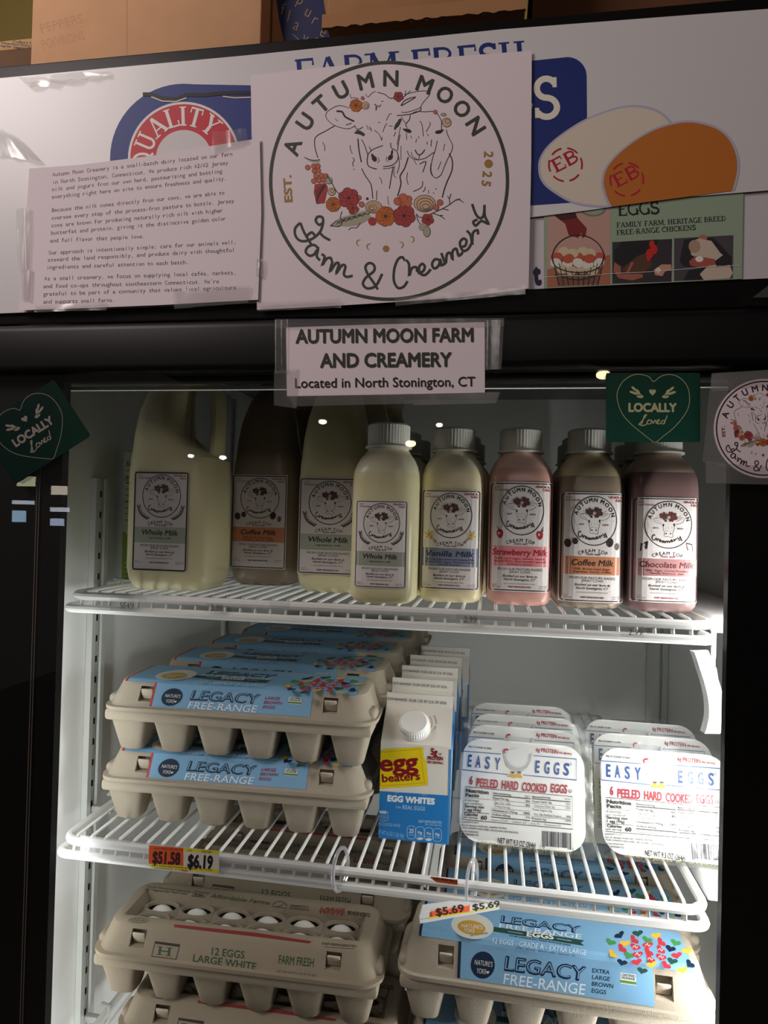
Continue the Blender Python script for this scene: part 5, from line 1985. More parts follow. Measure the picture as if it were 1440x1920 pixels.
# white egg cartons, print straight on the pulp, windows over the eggs
GRNP, BRN, REDP = (56, 80, 54), (58, 50, 44), (140, 48, 48)
GW = 'printed white egg cartons on the lowest shelf'
WPOS = (-.2385, -.55 + .6145 + .0525, S3 + .0003 + .0737)
wc = make_carton('upper front carton of white eggs with eggs showing through its round windows', GW, WPOS, R(1.2), 1.0, 1.0, True, PULPW, 1.022)
wf, wt = carton_planes(wc, 1.0, 1.0)


def y1(p):
    return [(60 + x / 2.118, 1560 + y / 2.118) for x, y in p]


a = Art()
a.text('12 EGGS', *y1([(712, 487), (843, 503)]), 13.5, GRNP, 1, .02)
a.text('LARGE WHITE', *y1([(638, 514), (889, 549)]), 13.5, GRNP, 1, .02)
a.text('FARM FRESH', *y1([(978, 522), (1118, 536)]), 15.5, GRNP, 1, .02)
a.text('NET WT 24 OZ (1 LB  8 OZ) 681g', *y1([(972, 560), (1130, 578)]), 5.5, BRN, 1, .0)
hb = y1([(490, 435), (587, 448), (571, 510), (474, 498)])
a.line(hb, 1.6, BRN, 2, closed=True)
a.poly(y1([(490, 435), (587, 448), (585, 457), (487, 443)]), BRN, 2)
a.poly(y1([(476, 492), (573, 504), (571, 510), (474, 498)]), BRN, 2)
a.serif('H', *y1([(492, 486), (556, 494)]), 16, GRNP, 2)
b = Art()


def y2(p):
    return [(190 + x / 4.966, 1640 + y / 4.966) for x, y in p]


def y3(p):
    return [(440 + x / 4.8, 1660 + y / 4.8) for x, y in p]


b.text('Family Owned and Operated', *y2([(428, 116), (830, 166)]), 3.4, BRN, 1, .02, .3)
b.text('All Vegetarian Fed Diet', *y2([(400, 142), (800, 188)]), 3.4, BRN, 1, .02, .3)
b.line(y2([(868, 158), (1000, 172), (965, 212), (838, 198)]), 1.0, BRN, 1, closed=True)
b.text('EB', *y2([(868, 192), (950, 202)]), 4, BRN, 1, .02)
b.text('Affordable Farms', *[y2([(1010, 212)])[0], y3([(318, 176)])[0]], 7.5, GRNP, 1, .012, .35)
p = y3([(405, 188)])[0]
b.ring(p[0], p[1], 13, 1.4, BRN, 1, -80, 95, 20, 9)
b.line(y3([(340, 190), (470, 208)]), 1.3, BRN, 1)
b.line(y3([(380, 185), (400, 196), (440, 165)]), 1.2, BRN, 1)
for q in range(4):
    b.line(y3([(505 - q * 6, 178 + q * 11), (670, 188 + q * 14)]), .9, BRN, 1)
b.text('LARGE', *y3([(768, 220), (1003, 236)]), 5.6, REDP, 1, .03, .25)
b.text('WHITE', *y3([(760, 252), (990, 273)]), 6.2, REDP, 1, .03, .25)
b.text('EGGS', *y3([(1016, 262), (1222, 287)]), 6.8, BRN, 1, .02)
a.poly([y2([(676, 462)])[0], y2([(1440, 540)])[0], y3([(690, 502)])[0], y3([(672, 522)])[0], y2([(1440, 574)])[0], y2([(680, 487)])[0]], REDP, 1)
a.ring(*y2([(342, 426)])[0], 18, 1.0, BRN, 1, ry=4.5)
a.text('USDA', *y2([(275, 430), (408, 438)]), 4, BRN, 1)
a.text('KEEP REFRIGERATED', *y3([(784, 530), (1096, 556)]), 3.6, BRN, 1, .02)
a.line(y3([(810, 552), (1076, 574)]), 1.0, BRN, 1)
pr = printed('print', [(a, wf), (b, wt)], wc)
print_me = pr.data
# eggs under the windows
for i in range(6):
    for j in (1, 0):
        bx = .124 - .010
        W, D = 2 * bx / 6, .0212
        loc = frame_of(wc) @ Vector((-bx + W * (i + .5), -.0262 + D * (j + .5), .0440))
        bm = BM()
        bmesh.ops.create_uvsphere(bm, u_segments=24, v_segments=14, radius=.0180)
        for v in bm.verts:
            v.co.z *= 1.22 if v.co.z > 0 else 1.1
            v.co.x *= .95
            v.co.y *= .57
        e = obj('egg', bm, mat((236, 232, 226), .5, .3, sss=.1, name='eggshell'))
        e.location = loc
        tag(e, 'white egg in the %s window from the left, %s row of the windowed carton' % (('first', 'second', 'third', 'fourth', 'fifth', 'sixth')[i], 'back' if j else 'front'), 'egg', 'white eggs in the windowed carton')
for x, d, z, rz, lb in ((-.2130, .618, 0, 1.5, 'white egg carton with green print under the windowed carton at the bottom left'),
                        (-.2250, .722, .0737, .6, 'upper carton of white eggs in the second row at lower left'),
                        (-.2250, .724, 0, .6, 'lower carton of white eggs in the second row at lower left'),
                        (-.2200, .830, .0737, .4, 'upper carton of white eggs in the third row, seen through wires'),
                        (-.2200, .832, 0, .4, 'lower carton of white eggs in the third row at lower left')):
    t = copy_tree(wc)
    t.location = (x, d - .55 + .0525, S3 + .0003 + z)
    t.rotation_euler.z = R(rz)
    t['label'] = lb
    t['group'] = GW

# ------------------------------------------------------------------ egg white cartons (gable top)
BLU = (38, 124, 196)
WC = mat((226, 222, 214), .4, .35, name='coated_board')
HW = .0325


def zE(p):
    return [(690 + x / 6.195, 1290 + y / 6.195) for x, y in p]


eb = thing('egg_white_carton', 'white and blue egg white carton with white screw cap, front of its row', 'carton', (-.0695, -.55 + .669 + HW, S2 + .0003), R(.5), 'egg white cartons in a row')
eb.scale.x = 1.09
T = frame_of(eb)
BH, GH, FH = .0965, .1265, .1385
bm = BM()
v = lambda *p: bm.verts.new(p)
q0 = [v(-HW, -HW, 0), v(HW, -HW, 0), v(HW, HW, 0), v(-HW, HW, 0)]
q1 = [v(-HW, -HW, BH), v(HW, -HW, BH), v(HW, HW, BH), v(-HW, HW, BH)]
g0 = [v(-HW + .0005, -.0012, GH), v(HW - .0005, -.0012, GH), v(HW - .0005, .0012, GH), v(-HW + .0005, .0012, GH)]
g1 = [v(-HW + .0005, -.0010, FH), v(HW - .0005, -.0010, FH), v(HW - .0005, .0010, FH), v(-HW + .0005, .0010, FH)]
inL, inR = v(-HW + .017, 0, BH + .010), v(HW - .017, 0, BH + .010)
nf = bm.faces.new
nf(q0[::-1])
for i in range(4):
    f = nf((q0[i], q0[(i + 1) % 4], q1[(i + 1) % 4], q1[i]))
    f.material_index = 1 if i in (1, 3) else 0
nf((q1[0], q1[1], g0[1], g0[0]))
nf((q1[2], q1[3], g0[3], g0[2]))
for A, B, G1, G2, I in ((q1[1], q1[2], g0[1], g0[2], inR), (q1[3], q1[0], g0[3], g0[0], inL)):
    for tri in ((A, B, I), (A, I, G1), (B, G2, I), (G1, I, G2)):
        nf(tri).material_index = 1
for i in range(4):
    nf((g0[i], g0[(i + 1) % 4], g1[(i + 1) % 4], g1[i]))
nf(g1)
obj('carton_body', bm, [WC, mat((44, 132, 200), .4, .35)], eb, smooth=False)
ff = on_plane(T @ Vector((0, -HW, 0)), T.to_3x3() @ Vector((0, -1, 0)), T)
gd = Vector((0, HW - .0012, GH - BH)).normalized()
gn = Vector((0, -gd.z, gd.y))
gf = on_plane(T @ Vector((0, -HW, BH)), T.to_3x3() @ gn, T)
nf_ = on_plane(T @ Vector((0, -.0011, FH)), T.to_3x3() @ Vector((0, -1, 0)), T)
a = Art()
MRN = (132, 20, 34)
loc = lambda x, z: (x, z)
# blue lower half, drawn in the face's own measure
bl = Art()
bl.quad((-HW, -.047), (HW, -.0485), (HW, 0), (-HW, 0), BLU, 1)
bl.quad((HW - .0016, -.094), (HW, -.094), (HW, 0), (HW - .0016, 0), (70, 140, 206), 1)
floc = lambda u, w, h: Vector((u, -HW - h - .0002, -w))
YEL = (232, 206, 22)
a.poly(zE([(100, 735), (180, 712), (400, 695), (636, 683), (640, 800), (672, 860), (690, 1050), (688, 1128), (560, 1140), (300, 1155), (118, 1170), (98, 1040), (112, 900)]), YEL, 3)
a.line(zE([(120, 745), (604, 706), (622, 880), (654, 1098), (400, 1120), (140, 1136), (128, 1000), (120, 745)]), .8, (196, 150, 40), 4)
a.text('egg', *zE([(135, 965), (583, 940)]), 30, MRN, 5, .03)
a.text('beaters', *zE([(160, 1092), (602, 1062)]), 14.5, MRN, 5, .026)
for x0, x1, y in ((168, 205, 1094), (258, 300, 1088)):
    pass
a.text('5g', *zE([(722, 772), (800, 778)]), 11.5, MRN, 3, .04)
a.text('OF', *zE([(815, 780), (848, 783)]), 4.2, MRN, 3, .02)
a.text('PROTEIN', *zE([(685, 832), (866, 840)]), 6.6, MRN, 3, .045)
a.text('PER SERVING', *zE([(682, 872), (868, 886)]), 4.4, MRN, 3, .03)
a.text('100% REAL', *zE([(380, 1250), (606, 1262)]), 6.6, (196, 220, 236), 3, .0)
a.line(zE([(305, 1214), (352, 1218)]), .7, (196, 220, 236), 3)
a.line(zE([(620, 1238), (680, 1244)]), .7, (196, 220, 236), 3)
a.text('EGG WHITES', *zE([(218, 1310), (770, 1350)]), 10.5, (232, 238, 240), 3, .06)
a.text('from', *zE([(318, 1395), (378, 1400)]), 5.6, (160, 200, 230), 3)
a.text('REAL EGGS', *zE([(396, 1405), (656, 1424)]), 7.6, (186, 214, 234), 3, .0)
a.text('K', *zE([(115, 1380), (132, 1381)]), 3.6, (150, 196, 228), 3)
sh = zE([(118, 1420), (140, 1428), (172, 1420), (212, 1430), (230, 1440), (222, 1470), (234, 1500), (222, 1535), (170, 1545), (120, 1528), (108, 1495), (120, 1465)])
a.line(sh, .8, (170, 206, 232), 3, closed=True)
a.poly(zE([(125, 1425), (212, 1434), (205, 1460), (130, 1450)]), (196, 220, 236), 3)
for st, b_, e_ in (('RICH IN', (135, 1478), (205, 1486)), ('PROTEIN', (125, 1500), (218, 1510)), ('LOW FAT', (140, 1522), (200, 1530))):
    a.text(st, *zE([b_, e_]), 2.4, (180, 210, 234), 4)
a.text('100% LIQUID EGG WHITES', *zE([(104, 1590), (368, 1618)]), 6, (150, 194, 228), 3)
a.text('NET WT 16 OZ (1 LB) 454g', *zE([(96, 1690), (408, 1738)]), 7.6, (150, 194, 228), 3)
a.text('KEEP REFRIGERATED', *zE([(582, 1560), (852, 1576)]), 4.8, (186, 214, 234), 3)
a.text('PER 3 TBSP SERVING', *zE([(655, 1592), (852, 1606)]), 3.0, (170, 206, 232), 3)
for i, (n_, s_) in enumerate((('25', 'Calories'), ('0g', 'Total Fat'), ('75mg', 'Sodium'), ('0g', 'Total Sugars'))):
    x = 450 + i * 101
    y = 1600 + i * 10
    a.line([(p[0], p[1]) for p in zE(rrect(x, y, x + 96, y + 150, 36, 3))], .8, (176, 210, 234), 3, closed=True)
    a.text(n_, *zE([(x + 20, y + 78), (x + 74, y + 82)]), 7.4 if i == 0 else 4.6, (214, 230, 240), 4, .02)
    a.text(s_, *zE([(x + 14, y + 108), (x + 82, y + 113)]), 2.6, (190, 216, 236), 4)
    if i in (1, 2):
        p = zE([(x + 48, y + 138)])[0]
        a.ell(p[0], p[1], 5.5, 2.6, (206, 226, 238), 4)
g = Art()
cc = zE([(540, 405)])[0]
g.line([(cc[0] + 33 * math.cos(R(t)), cc[1] + 23 * math.sin(R(t))) for t in range(-32, 50, 8)], .9, (150, 52, 58), 2)
for i, ch in enumerate('SHAKE WELL'):
    t = -26 + i * 7
    if ch != ' ':
        g.letter(ch, cc[0] + 39 * math.cos(R(t)), cc[1] + 27 * math.sin(R(t)), t + 90, 3.6, (150, 60, 62), 2)
n_ = Art()
n_.text('0191469402R 10:28 USE BY JUL 09 2026', *zE([(228, 138), (912, 192)]), 5.2, (74, 70, 68), 1, .0)


def efront(u, w, h):
    p = ff(u, w, h + .0001)
    p.x = max(-HW, min(HW, p.x + .0004))
    return p


printed('printed_panel', [(bl, floc), (a, efront), (g, lambda u, w, h: gf(u, w, h + .0002)), (n_, lambda u, w, h: nf_(u, w, h + .0002))], eb)
s_ = Art()
rnd = random.Random(4)
for i in range(26):
    w_ = .0868 - i * .0030
    s_.line([(-.028, -w_), (.004 + .01 * rnd.random(), -w_ - .003)], .0012, (220, 226, 230), 1)
for i in range(18):
    s_.line([(.016 + i * .0007, -.02), (.016 + i * .0007, -.045)], .0004, (226, 230, 232), 1)
printed('printed_panel', [(s_, lambda u, w, h: Vector((HW + .0002 + h, u, -w)))], eb)
# cap
cp = T.inverted() @ hit(cc[0], cc[1] + 10, T @ Vector((0, -HW, BH)), (T.to_3x3() @ gn))
bm = BM()
cyl(bm, 0, 0, 0, .0035, .0152, 36)
obj_n = obj('cap_base', bm, CAPM, eb)
rot = gn.to_track_quat('Z', 'Y').to_euler()
obj_n.location = cp; obj_n.rotation_euler = rot
bm = BM()
cyl(bm, 0, 0, .0036, .0135, .0138, ribs=40, rb=.0005, bev=.0018)
bmesh.ops.create_circle(bm, cap_ends=True, segments=10, radius=.0004, matrix=Matrix.Translation((0, 0, .01355)))
cap = obj('screw_cap', bm, mat((240, 240, 238), .35, .4, name='white_cap'), eb)
cap.location = cp; cap.rotation_euler = rot
for i, (x, d) in enumerate(((-.0735, .7365), (-.0712, .804), (-.0690, .8715), (-.0610, .940))):
    c = copy_tree(eb)
    c.location = (x, d - .55 + HW, S2 + .0003)
    c['label'] = 'egg white carton %s in the row, mostly hidden except its white top' % ('second', 'third', 'fourth', 'fifth and rearmost')[i]

# ------------------------------------------------------------------ peeled egg packs
POUCH = film('pouch_film', (0.97, 0.98, 0.98), 0.010, 0.25, 0.04, (0.9, 0.9, 0.9), 1.0, 0.25, 45)
LIDM = mat((238, 238, 236), .3, .45, name='lid_film')
TRAYM = mat((236, 232, 206), .3, .4, sss=.25, name='cream_tray')
TH = R(23)
PW, PH = .139, .108
pd = .668
pk = thing('egg_pack', 'peeled egg pack in front of the left stack, leaning back on the middle shelf', 'egg pack', (at(977, 1610, pd).x, pd - .55, S2 + .0003), R(-1.2), 'peeled egg packs on the middle shelf', rx=0)
# the pack's own frame: x across, y away from the face, z up along it; the inner pivot leans it back
TILT = Matrix.Rotation(-TH, 4, 'X')


def tl(p):
    return TILT @ Vector(p)


def tbm(bm):
    for vv in bm.verts:
        vv.co = TILT @ vv.co


def rr2(hx, z0, z1, r, n=6):
    return rrect(-hx, z0, hx, z1, r, n)


T = frame_of(pk)
bm = BM()
lx = .0605
z0, z1 = .006, .1015
rings = []
for y, ins in ((.0015, 0), (.0045, .0006), (.006, .003), (.020, .0055), (.030, .009), (.0335, .015)):
    rings.append([(x, y, z) for x, z in rrect(-lx + ins, z0 + ins, lx - ins, z1 - ins, .019, 6)])
loft(bm, rings)
tbm(bm)
obj('tray', bm, TRAYM, pk)
fpl = on_plane(T @ tl((0, 0, 0)), T.to_3x3() @ (TILT.to_3x3() @ Vector((0, -1, 0))), T)


def zP(p):
    return [(840 + x / 4.966, 1370 + y / 4.966) for x, y in p]


a = Art()
DB, DR, KK = (38, 84, 156), (172, 36, 58), (52, 46, 46)
lidloc = Art()
lidloc.poly([(x, -z) for x, z in rr2(lx + .0008, z0 - .0012, z1 + .0012, .020)], LIDM, 0)
lfn = lambda u, w, h: tl((u, .0010 - h, -w))
a.text('PEEL AT CORNER TO OPEN', *zP([(190, 155), (402, 175)]), 3.2, KK, 2, .02)
a.text('6g PROTEIN', *zP([(818, 192), (1022, 215)]), 7.2, DR, 2, .02)
a.text('PER SERVING', *zP([(1034, 215), (1152, 228)]), 3.8, DR, 2, .02)
a.line(zP([(495, 218), (142, 190), (132, 362), (560, 408)]), 1.2, DB, 2)
a.line(zP([(795, 232), (1196, 264), (1197, 460), (700, 412)]), 1.2, DB, 2)
for ch, x0, x1, y in (('E', 180, 217, 331), ('A', 254, 303, 340), ('S', 342, 388, 350), ('Y', 432, 482, 360), ('E', 810, 850, 388), ('G', 896, 944, 396), ('G', 984, 1034, 405), ('S', 1074, 1126, 412)):
    a.text(ch, *zP([(x0, y), (x1, y + 3)]), 21.5, DB, 2, .03)
a.ring(*zP([(1140, 312)])[0], 2.2, .7, DB, 2, n=16)
# hen
hen = zP([(520, 210), (524, 260), (545, 320), (585, 362), (640, 382), (690, 378), (740, 340), (770, 285), (782, 210), (752, 220), (742, 215), (700, 215), (640, 200), (590, 190), (560, 180), (535, 185)])
a.poly(hen, (226, 226, 226), 2)
a.poly(zP([(524, 235), (545, 320), (585, 362), (640, 382), (690, 378), (740, 340), (770, 285), (782, 205), (752, 225), (748, 280), (715, 325), (660, 345), (610, 335), (570, 305), (545, 265), (535, 225)]), (192, 192, 194), 3)
a.poly(zP([(560, 180), (650, 160), (745, 190), (740, 260), (700, 320), (630, 330), (570, 290), (545, 230)]), (236, 236, 236), 4)
a.poly(zP([(520, 215), (515, 190), (525, 172), (545, 165), (565, 172), (560, 186), (545, 184), (535, 205)]), (190, 44, 66), 5)
a.ell(*zP([(538, 198)])[0], 2.6, 2.6, (228, 220, 216), 6)
a.ell(*zP([(533, 200)])[0], .9, .9, KK, 7)
for x in (603, 665):
    a.poly(zP([(x - 18, 378), (x + 20, 382), (x + 12, 396), (x - 8, 396)]), (90, 58, 50), 4)
    a.poly(zP([(x - 8, 394), (x + 12, 396), (x + 16, 415), (x + 30, 436), (x + 8, 442), (x - 12, 432), (x - 50, 432), (x - 30, 414)]), (222, 176, 64), 5)
x = 196
words = (('6', 198, 228, 498), ('PEELED', 262, 463, 528), ('HARD', 497, 652, 546), ('COOKED', 686, 920, 568), ('EGGS', 955, 1108, 578))
for st, x0, x1, y in words:
    a.text(st, *zP([(x0, y - (x1 - x0) * .045), (x1, y + (x1 - x0) * .045)]), 15.2, DR, 2, .035)
a.ring(*zP([(1138, 563)])[0], 3, .7, KK, 2, n=16)
a.text('U', *zP([(1128, 572), (1148, 574)]), 3, KK, 2)
a.line(zP([(158, 520), (1158, 614), (1162, 918), (132, 826)]), .8, KK, 2, closed=True)
def T_(st, x0, y0, x1, y1, h, b=.0):
    a.text(st, *zP([(x0, y0), (x1, y1)]), h, KK, 2, b)
T_('Nutrition', 164, 570, 378, 592, 6.6, .05); T_('Facts', 162, 612, 290, 620, 6.4, .05)
T_('6 servings', 158, 655, 288, 664, 4.6); T_('per container', 156, 684, 326, 694, 4.2); T_('Serving size', 154, 712, 336, 724, 4.8, .03); T_('1 egg (44g)', 152, 744, 308, 754, 4.8, .03)
a.line(zP([(160, 624), (392, 642)]), .6, KK, 2); a.line(zP([(148, 757), (385, 772)]), 1.0, KK, 2)
T_('Calories', 148, 788, 278, 797, 5.2, .04); T_('per serving', 144, 812, 274, 822, 3.6, .02); T_('60', 304, 826, 362, 830, 7.2, .05)
for st, x0, y0, x1, y1, b in (('Amount/serving', 420, 588, 586, 606, .02), ('% DV', 714, 618, 766, 624, .0), ('Amount/serving', 784, 622, 954, 632, .02), ('% DV', 1086, 644, 1140, 650, .0), ('Total Fat 4g', 414, 634, 566, 650, .02), ('8%', 726, 664, 764, 668, .02), ('Total Carb. 0g', 782, 666, 966, 678, .02), ('0%', 1100, 692, 1140, 696, .0), ('Sat. Fat 1.5g', 434, 674, 580, 690, .0), ('8%', 726, 702, 764, 706, .02), ('Dietary Fiber 0g', 804, 706, 994, 722, .0), ('0%', 1100, 728, 1140, 732, .0),
                              ('Trans Fat 0g', 434, 710, 576, 726, .0), ('Total Sugars 0g', 782, 742, 968, 758, .0), ('Cholesterol 175mg', 408, 748, 646, 772, .02), ('58%', 706, 776, 764, 780, .02), ('Inc. 0g Added Sugars', 802, 782, 1056, 806, .0), ('0%', 1104, 808, 1144, 812, .02), ('Sodium 65mg', 406, 786, 580, 804, .02), ('3%', 722, 814, 762, 818, .0), ('Protein 6g', 780, 824, 914, 838, .02), ('12%', 1092, 844, 1146, 850, .02), ('Vitamin D 6%  -  Calcium 2%  -  Iron 4%  -  Potassium 2%', 402, 838, 1052, 896, .0)):
    T_(st, x0, y0, x1, y1, 3.5, b)
for p, w_ in (([(420, 602), (768, 634)], 1.7), ([(782, 632), (1140, 664)], 1.7), ([(404, 803), (764, 838)], 1.7), ([(780, 840), (1146, 874)], 1.7), ([(414, 644), (768, 676)], .5), ([(782, 676), (1142, 706)], .5), ([(430, 682), (768, 712)], .5), ([(800, 716), (1142, 742)], .5), ([(410, 720), (768, 752)], .5), ([(800, 790), (1146, 818)], .5), ([(408, 760), (768, 790)], .5), ([(780, 800), (1146, 828)], .5)):
    a.line(zP(p), w_, KK, 2)
T_('INGREDIENTS: EGGS', 128, 858, 284, 864, 3.2, .01); T_('DIST. BY MICHAEL FOODS, INC., HOPKINS, MN 55343', 124, 886, 545, 918, 3.0, .02); T_('YOUR COMMENTS WELCOMED 1-877-367-3447 (1-877-FOR-EGGS)', 122, 908, 654, 958, 3.0, .02)
T_('DO NOT MICROWAVE', 120, 944, 284, 954, 3.2, .02); T_('KEEP REFRIGERATED', 118, 968, 286, 982, 3.2, .02); T_('826002', 116, 994, 178, 998, 3.2, .02)
T_('NET WT 9.3 OZ (264g)', 460, 1044, 812, 1096, 10, .02)
rnd = random.Random(9)
xx = 880
while xx < 1140:
    w_ = rnd.choice((3, 4, 6, 9))
    a.poly(zP([(xx, 932 + (xx - 880) * .085), (xx + w_, 932 + (xx - 880 + w_) * .085), (xx + w_, 1085 + (xx - 880 + w_) * .085), (xx, 1085 + (xx - 880) * .085)]), (40, 36, 48), 2)
    xx += w_ + rnd.choice((3, 5, 6))
a.poly(zP([(902, 1075), (1112, 1094), (1112, 1120), (902, 1100)]), mat((238, 238, 236), .3, .45), 3)
T_('7', 852, 1086, 864, 1087, 4, .0); T_('46025 20246', 908, 1094, 1108, 1114, 4.2, .0); T_('2', 1154, 1112, 1168, 1114, 4, .0)
a3 = [(lidloc, lfn), (a, lambda u, w, h: fpl(u, w, h - .0006))]
printed('lid_label', a3, pk)
# clear pouch around it
bm = BM()
rnd = random.Random(21)
N = 14
def pouch_sheet(yf, seed):
    rnd = random.Random(seed)
    rows = []
    for j in range(N + 1):
        row = []
        for i in range(N + 1):
            u, v_ = i / N, j / N
            e = min(u, 1 - u, v_, 1 - v_)
            d_ = min(1, e / .13)
            x = -PW / 2 + PW * u
            z = PH * v_
            y = yf * d_ + .004 * (1 - d_) + (rnd.uniform(-.0012, .0012) if e < .16 else (0 if yf < 0 else rnd.uniform(0, .0012)))
            row.append((x, y, z))
        rows.append(row)
    return rows
loft(bm, pouch_sheet(-.0024, 3), False, False, closed=False)
loft(bm, pouch_sheet(.0355, 5), False, False, closed=False)
bmesh.ops.remove_doubles(bm, verts=bm.verts[:], dist=.00001)
tbm(bm)
obj('pouch', bm, POUCH, pk)
bm = BM()
u_ = Art()
u_.text('USE BY 29 JUN 26  A S  071 VA 11:27', (-.042, -.0035), (.048, -.0030), .0026, (150, 140, 96), 0)
printed('date_print', [(u_, lambda u, w, h: tl((u, -.0030 + .003 - h, -w)))], pk)
XLk = pk.location.x
for i, (x, d, lb, rz) in enumerate(((XLk + .0040, .718, 'peeled egg pack second in the left stack', -.6), (XLk + .0085, .764, 'peeled egg pack third in the left stack, its lid mostly covered', .8), (XLk + .0065, .812, 'rearmost peeled egg pack of the left stack', 1.5),
                                    (at(1256, 1630, .676).x, .673, 'peeled egg pack in front of the right stack, cut off by the door edge', -.4), (at(1256, 1630, .676).x + .0005, .722, 'peeled egg pack second in the right stack', .6), (at(1256, 1630, .676).x - .002, .772, 'rearmost peeled egg pack of the right stack', -1.2))):
    c = copy_tree(pk)
    c.location = (x, d - .55, S2 + .0003)
    c.rotation_euler.z = R(rz)
    c['label'] = lb

# ------------------------------------------------------------------ price tags and strips
YF2 = .0515                                      # just in front of the rails
def tagart(name, label, poly, base, draw, y, cat='price tag', group=None):
    a = Art()
    a.poly(poly, base, 0)
    if draw:
        draw(a)
    o = printed(name, [(a, wall_plane(y))])
    return tag(o, label, cat, group)


def zT(p):
    return [(230 + x / 5.76, 1560 + y / 5.76) for x, y in p]


def tag1(a):
    a.poly(zT([(285, 142), (655, 172), (655, 365), (280, 340)]), (214, 84, 38), 1)
    a.poly(zT([(655, 172), (1042, 205), (1042, 240), (655, 205)]), (222, 206, 40), 1)
    a.poly(zT([(278, 340), (655, 366), (655, 380), (1042, 405), (1042, 442), (655, 412), (300, 372), (285, 360)]), (222, 206, 40), 1)
    a.text('UNIT PRICE PER 100 CT', *zT([(338, 186), (648, 206)]), 3.6, (96, 40, 26), 2, .0)
    a.text('$51.58', *zT([(318, 333), (620, 350)]), 21, (58, 24, 26), 2, .05)
    a.text('UNIT', *zT([(700, 206), (750, 210)]), 2.8, (60, 50, 30), 2)
    a.text('YOU PAY', *zT([(846, 222), (966, 232)]), 4.4, (70, 58, 26), 2, .01)
    a.text('$6.19', *zT([(698, 378), (970, 396)]), 23, (30, 24, 28), 2, .05)
    a.text('NAT YOKE FREE RANGE LRG EGGS   12   12 DZ', *zT([(318, 366), (970, 420)]), 2.8, (60, 52, 24), 2, .02)
    a.text('091469402 08 00   A1 04/09/26', *zT([(345, 392), (700, 424)]), 2.2, (90, 84, 80), 2)
    a.text('EB', *zT([(640, 424), (700, 430)]), 3.6, (196, 96, 70), 2, .02)


tagart('price_tag', 'orange and yellow price tag reading 51.58 and 6.19 on the middle shelf edge', zT([(290, 140), (1042, 203), (1042, 448), (640, 436), (330, 400), (275, 345)]), (214, 206, 196), tag1, YF2 - .0015)
bm = BM()
y_ = YF2 - .001
f2 = wall_plane(y_)
def sheet(bm, pts, th=.0005):
    loft(bm, [[Vector(p) for p in pts], [Vector(p) + Vector((0, th, 0)) for p in pts]])
sheet(bm, [f2(150, 1566, 0), f2(628, 1621, 0), f2(628, 1664, 0), f2(150, 1606, 0)])
o = tag(obj('price_channel', bm, film('channel_plastic', (0.93, 0.93, 0.93), 0.0, 0.35, 0.22, (0.8, 0.78, 0.8)), None, smooth=False), 'clear plastic label channel over the left half of the middle shelf edge', 'label holder')
for px, lb in ((633, 'clear plastic ring clip round the shelf edge near the centre'),):
    p = f2(px, 1642, 0)
    bm = BM()
    pts = []
    for i in range(20):
        t = 2 * PI * i / 20
        pts.append((p.x + .0045 * math.cos(t), .062 + .0115 * math.cos(t), p.z + .0195 * math.sin(t)))
    tube(bm, pts, .0019, 8, closed=True)
    tag(obj('ring_clip', bm, film('clip_plastic', (0.9, 0.9, 0.92), 0.08, 0.1, 0.35, (0.9, 0.9, 0.92)), None), lb, 'clip')
# orange tag stub
def zO(p):
    return [(760 + x / 7.2, 1620 + y / 7.2) for x, y in p]
tagart('tag_stub', 'torn scrap of orange price tag stuck on the middle shelf edge', zO([(330, 180), (360, 172), (705, 215), (705, 282), (640, 276), (420, 245), (375, 215)]), (214, 92, 44),
       lambda a: a.text('UNIT PRICE PER LB', *zO([(380, 205), (702, 252)]), 4, (70, 34, 26), 1, .03), YF2 - .0012)
# hanging strip with 5.69
t = thing('label_strip', 'white plastic label strip with an orange 5.69 price hanging under the middle shelf', 'label holder', f2(880, 1690, 0))
T = frame_of(t)
d_ = .575
An, Bn = at(788, 1715, d_), at(965, 1692, d_ + .035)
ux = (Bn - An)
nrm = ux.cross(Vector((0, 0, 1))).normalized()
pf = on_plane(An, nrm, T)
bm = BM()
q = zO([(232, 560), (600, 505), (1400, 560), (1400, 590), (200, 805), (190, 720)])
lo_ = [pf(x, y, 0) for x, y in q]
hi_ = [pf(x, y, -.0012) for x, y in q]
loft(bm, [lo_, hi_])
obj('strip_body', bm, mat((214, 214, 212), .35, .4), t, smooth=False)
a = Art()
a.poly(zO([(345, 622), (872, 545), (868, 640), (322, 722)]), (240, 100, 60), 1)
a.poly(zO([(872, 545), (1000, 530), (1330, 560), (1250, 588), (868, 640)]), (226, 222, 210), 1)
a.poly(zO([(316, 715), (868, 640), (1250, 585), (1240, 596), (868, 656), (318, 742)]), (226, 204, 60), 2)
a.line(zO([(240, 650), (860, 552)]), 1.2, (238, 238, 238), 2)
a.line(zO([(200, 745), (330, 728)]), .8, (150, 150, 150), 2)
a.text('$5.69', *zO([(418, 702), (800, 640)]), 13.5, (60, 24, 24), 3, .03)
a.text('$5.69', *zO([(912, 624), (1280, 572)]), 11, (50, 46, 44), 3, .03)
a.line(zO([(335, 650), (345, 718)]), .8, (120, 50, 30), 3)
a.line(zO([(352, 648), (362, 716)]), .8, (120, 50, 30), 3)
printed('price_label', [(a, pf)], t)
bm = BM()
ptc = f2(884, 1668, 0) - t.location
pts = []
for i in range(22):
    w_ = 2 * PI * i / 22
    pts.append((ptc.x + .0045 * math.cos(w_), .0105 + .012 * math.cos(w_), ptc.z + .0215 * math.sin(w_)))
tube(bm, pts, .0015, 8, closed=True)
obj('ring', bm, film('clip_plastic', (0.9, 0.9, 0.92), 0.08, 0.1, 0.35, (0.9, 0.9, 0.92)), t)
